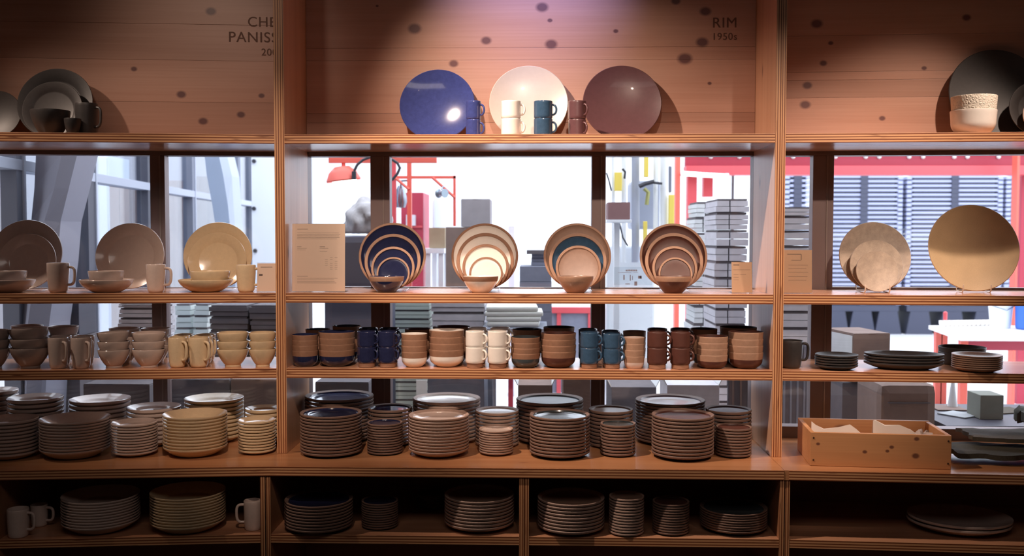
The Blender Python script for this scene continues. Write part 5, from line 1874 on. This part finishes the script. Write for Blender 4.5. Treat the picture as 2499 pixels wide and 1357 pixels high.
box('panel', p.x, q.x, 1.2, 1.32, .0, q.z + .2, FILM, wp, .01)
for k in range(4):
    box('film_fold', p.x + .03 + .035 * k, p.x + .04 + .035 * k, 1.195, 1.1999, .5, q.z + .19, PALEST, wp, 0)
box('spacer', p.x, p.x + .02, 1.17, 1.1999, .0, .6, PALEST, wp, 0)
# low row under the mug shelf, middle window
carton(770, 900, 935, 1060, .9, .4, DKCARD, 'dark carton low behind the navy plate stacks', zb=0)
carton(1044, 1182, 926, 1060, 1.25, .35, SLATEM, 'slate blue carton low behind the white plate stacks', zb=0)
ps_ = thing('paper_sheaf', 'upright pale paper sheaf low beside slate blue carton', 'paper')
p, q = aw(1016, 1060, 1.7), aw(1042, 928, 1.7)
for k in range(3):
    box('sheet', p.x + .004 * k, q.x - .003 * k, 1.7 + .02 * k, 1.712 + .02 * k, .0, q.z - .01 * k, WHCARD, ps_, 0)
for x0, x1 in ((1190, 1204), (1240, 1252)):
    a, c = aw(x0, 1060, 2.56), aw(x1, 900, 2.56)
    o = thing('red_trestle', 'red steel leg %s low behind salad plates' % ('nearer the slate blue carton' if x0 < 1200 else 'nearer the open carton'), 'trestle', 'red trestle legs')
    box('post', a.x, c.x, 2.56, 2.61, 0.02, c.z, DKRED, o)
    box('foot', a.x - .008, c.x + .008, 2.52, 2.66, 0, .0199, DKRED, o)
carton(1264, 1348, 940, 1060, 1.2, .4, BRCARD, 'open carton with white flaps low behind pale-topped plates', True, 0)
carton(1374, 1442, 925, 1060, .95, .35, BRCARD, 'plain brown carton low beside the middle mullion', False, 0)
carton(1492, 1602, 945, 1060, 1.5, .45, DKCARD, 'dark carton with pale flap low past the middle mullion', True, 0)
carton(1627, 1756, 940, 1060, .95, .3, GREYCARD, 'grey carton with white flaps low behind plum plates', True, 0)
lb = thing('leaning_board', 'dark board leaning low against second upright window', 'board')
p, q = aw(1775, 1060, 1.1), aw(1835, 925, 1.1)
b1 = box('board', p.x, q.x, 0, .02, 0, q.z + .12, DKCARD, lb, .002, loc=(0, 1.05, 0), rot=(-.05, 0, 0))
for k in range(3):
    box('batten', p.x + .02 + .04 * k, p.x + .03 + .04 * k, -.006, -.0005, .3, q.z + .1, BRCARD, lb, 0, loc=(0, 1.05, 0), rot=(-.05, 0, 0))
# low side window: dark clutter
carton(205, 365, 940, 1060, .75, .28, DKCARD, 'dark carton low behind the shiny pale plate stack', zb=0)
carton(405, 560, 928, 1060, 1.3, .5, DKCARD, 'dark carton low behind the shiny yellowish plate stack', zb=0)
carton(565, 700, 928, 1060, 1.3, .5, BRCARD, 'brown carton low beside first upright window', zb=0)
carton(120, 192, 740, 820, 1.7, .22, STEELD, 'dark blue crate-like carton behind first tall mugs', zb=aw(150, 820, 1.7).z)
st_ = thing('plinth', 'dark plinth under the dark blue carton behind first mugs', 'plinth')
p, q = aw(118, 820, 1.7), aw(195, 820, 1.7)
box('body', p.x, q.x, 1.69, 1.93, .03, p.z - .001, DKCARD, st_)
box('base', p.x + .02, q.x - .02, 1.71, 1.91, 0, .0299, DKCARD, st_)
# bottom of the last window: worktop clutter beyond the glass
lt = thing('packing_bench', 'dark packing bench beyond the glass behind dark cloths', 'bench')
zb_ = aw(2400, 1035, 1.0).z
p, q = aw(2300, 1035, 1.0), aw(2640, 1035, 1.0)
box('benchtop', p.x, q.x, .95, 1.6, zb_ - .04, zb_, STEELD, lt)
for lx_ in (p.x + .02, q.x - .08):
    for ly_ in (.98, 1.52):
        box('leg', lx_, lx_ + .05, ly_, ly_ + .05, 0, zb_ - .041, STEELD, lt)
c = atz('M', 2417, 1022, zb_)
carton(2392, 2450, 965, 1022, 1.12, .16, speckled('dull_green_card', (.19, .20, .17), .85, .1, 20), 'small grey block of cards standing on the packing bench', zb=zb_ + .0005, tape=False)
for k, (px, py, ww, mt, lb_) in enumerate(((2330, 1005, .16, BRCARD, 'brown tilted card on the packing bench'), (2470, 1012, .22, OLIVE, 'olive sheet on the packing bench by grey block'), (2360, 1022, .14, principled('dull_white_sheet', (.38, .40, .42), .8), 'white sheet lying at the packing bench edge'))):
    c = atz('M', px, py, zb_)
    ob = link('card_sheet', box_mesh('card_sheet', -ww / 2, ww / 2, -.08, .08, 0, .006, mt, .001), None, (c.x, min(1.45, c.y + .1), zb_ + .001 + .0 * k), (0, 0, .3 * k))
    tag(ob, lb_, 'card', 'loose sheets on the packing bench')
cn = thing('white_cone', 'white pointed cone on the packing bench', 'cone', None, (atz('M', 2366, 1012, zb_).x, 1.48, zb_ + .0005))
link('cone', lathe_mesh('cone', [(0, .006), (.026, .006), (.026, .012), (.008, .16), (0, .165)], [PLASTW], None, 20), cn)
link('foot', lathe_mesh('foot', [(0, 0), (.032, 0), (.032, .0058), (0, .0058)], [PLASTW], None, 20), cn)

# ---- notice stuck on the window, white door panel with dark hinges, small red lantern
nt_ = thing('window_notice', 'pale notice with small pictures stuck low on the bright pane', 'notice')
p, q = at('M', 1498, 698, D + .0525), at('M', 1592, 652, D + .0525)
NOTE = glass_mat('notice_film', (.93, .95, .96), 1.4)
box('sheet', p.x, q.x, D + .0515, D + .0525, p.z + .004, q.z, NOTE, nt_, 0)
FADE = principled('faded_print', (.38, .38, .46), .7)
marks = [(1527 + 4.1 * k, 658, 3.2, 4.2) for k in range(7)] + [(1508, 665, 32, .9), (1546, 665, 11, .9), (1521, 671, 3.5, 12), (1537, 671, 2.4, 14), (1543, 673, 1.6, 10), (1557, 673, 9, 7), (1526, 692, 11, 2.2), (1548, 687, 7, 10)]
vs, fs = [], []
for x, y, w_, h_ in marks:
    a, c = at('M', x, y + h_, D + .0512), at('M', x + w_, y, D + .0512)
    i = len(vs)
    vs += [(a.x, D + .0512, a.z), (c.x, D + .0512, a.z), (c.x, D + .0512, c.z), (a.x, D + .0512, c.z)]
    fs.append((i, i + 1, i + 2, i + 3))
pm = link('printed_pictures', new_mesh('printed_pictures', vs, fs, [FADE], None, False), nt_)
pm['kind'] = 'stuff'
wd = thing('white_door_panel', 'bright white door panel with dark round hinges left of first upright', 'door panel')
p, q = aw(616, 700, 6.0), aw(700, 330, 6.0)
box('panel', p.x, q.x, 6.0, 6.06, 0, q.z, PLASTW, wd)
for x, y in ((619, 393), (619, 509), (622, 612)):
    c = aw(x, y, 5.98)
    link('hinge', lathe_mesh('hinge', [(0, 0), (.02, 0), (.02, .018), (0, .02)], [BLACKM], None, 16), wd, (c.x, 5.999, c.z), (PI / 2, 0, 0))
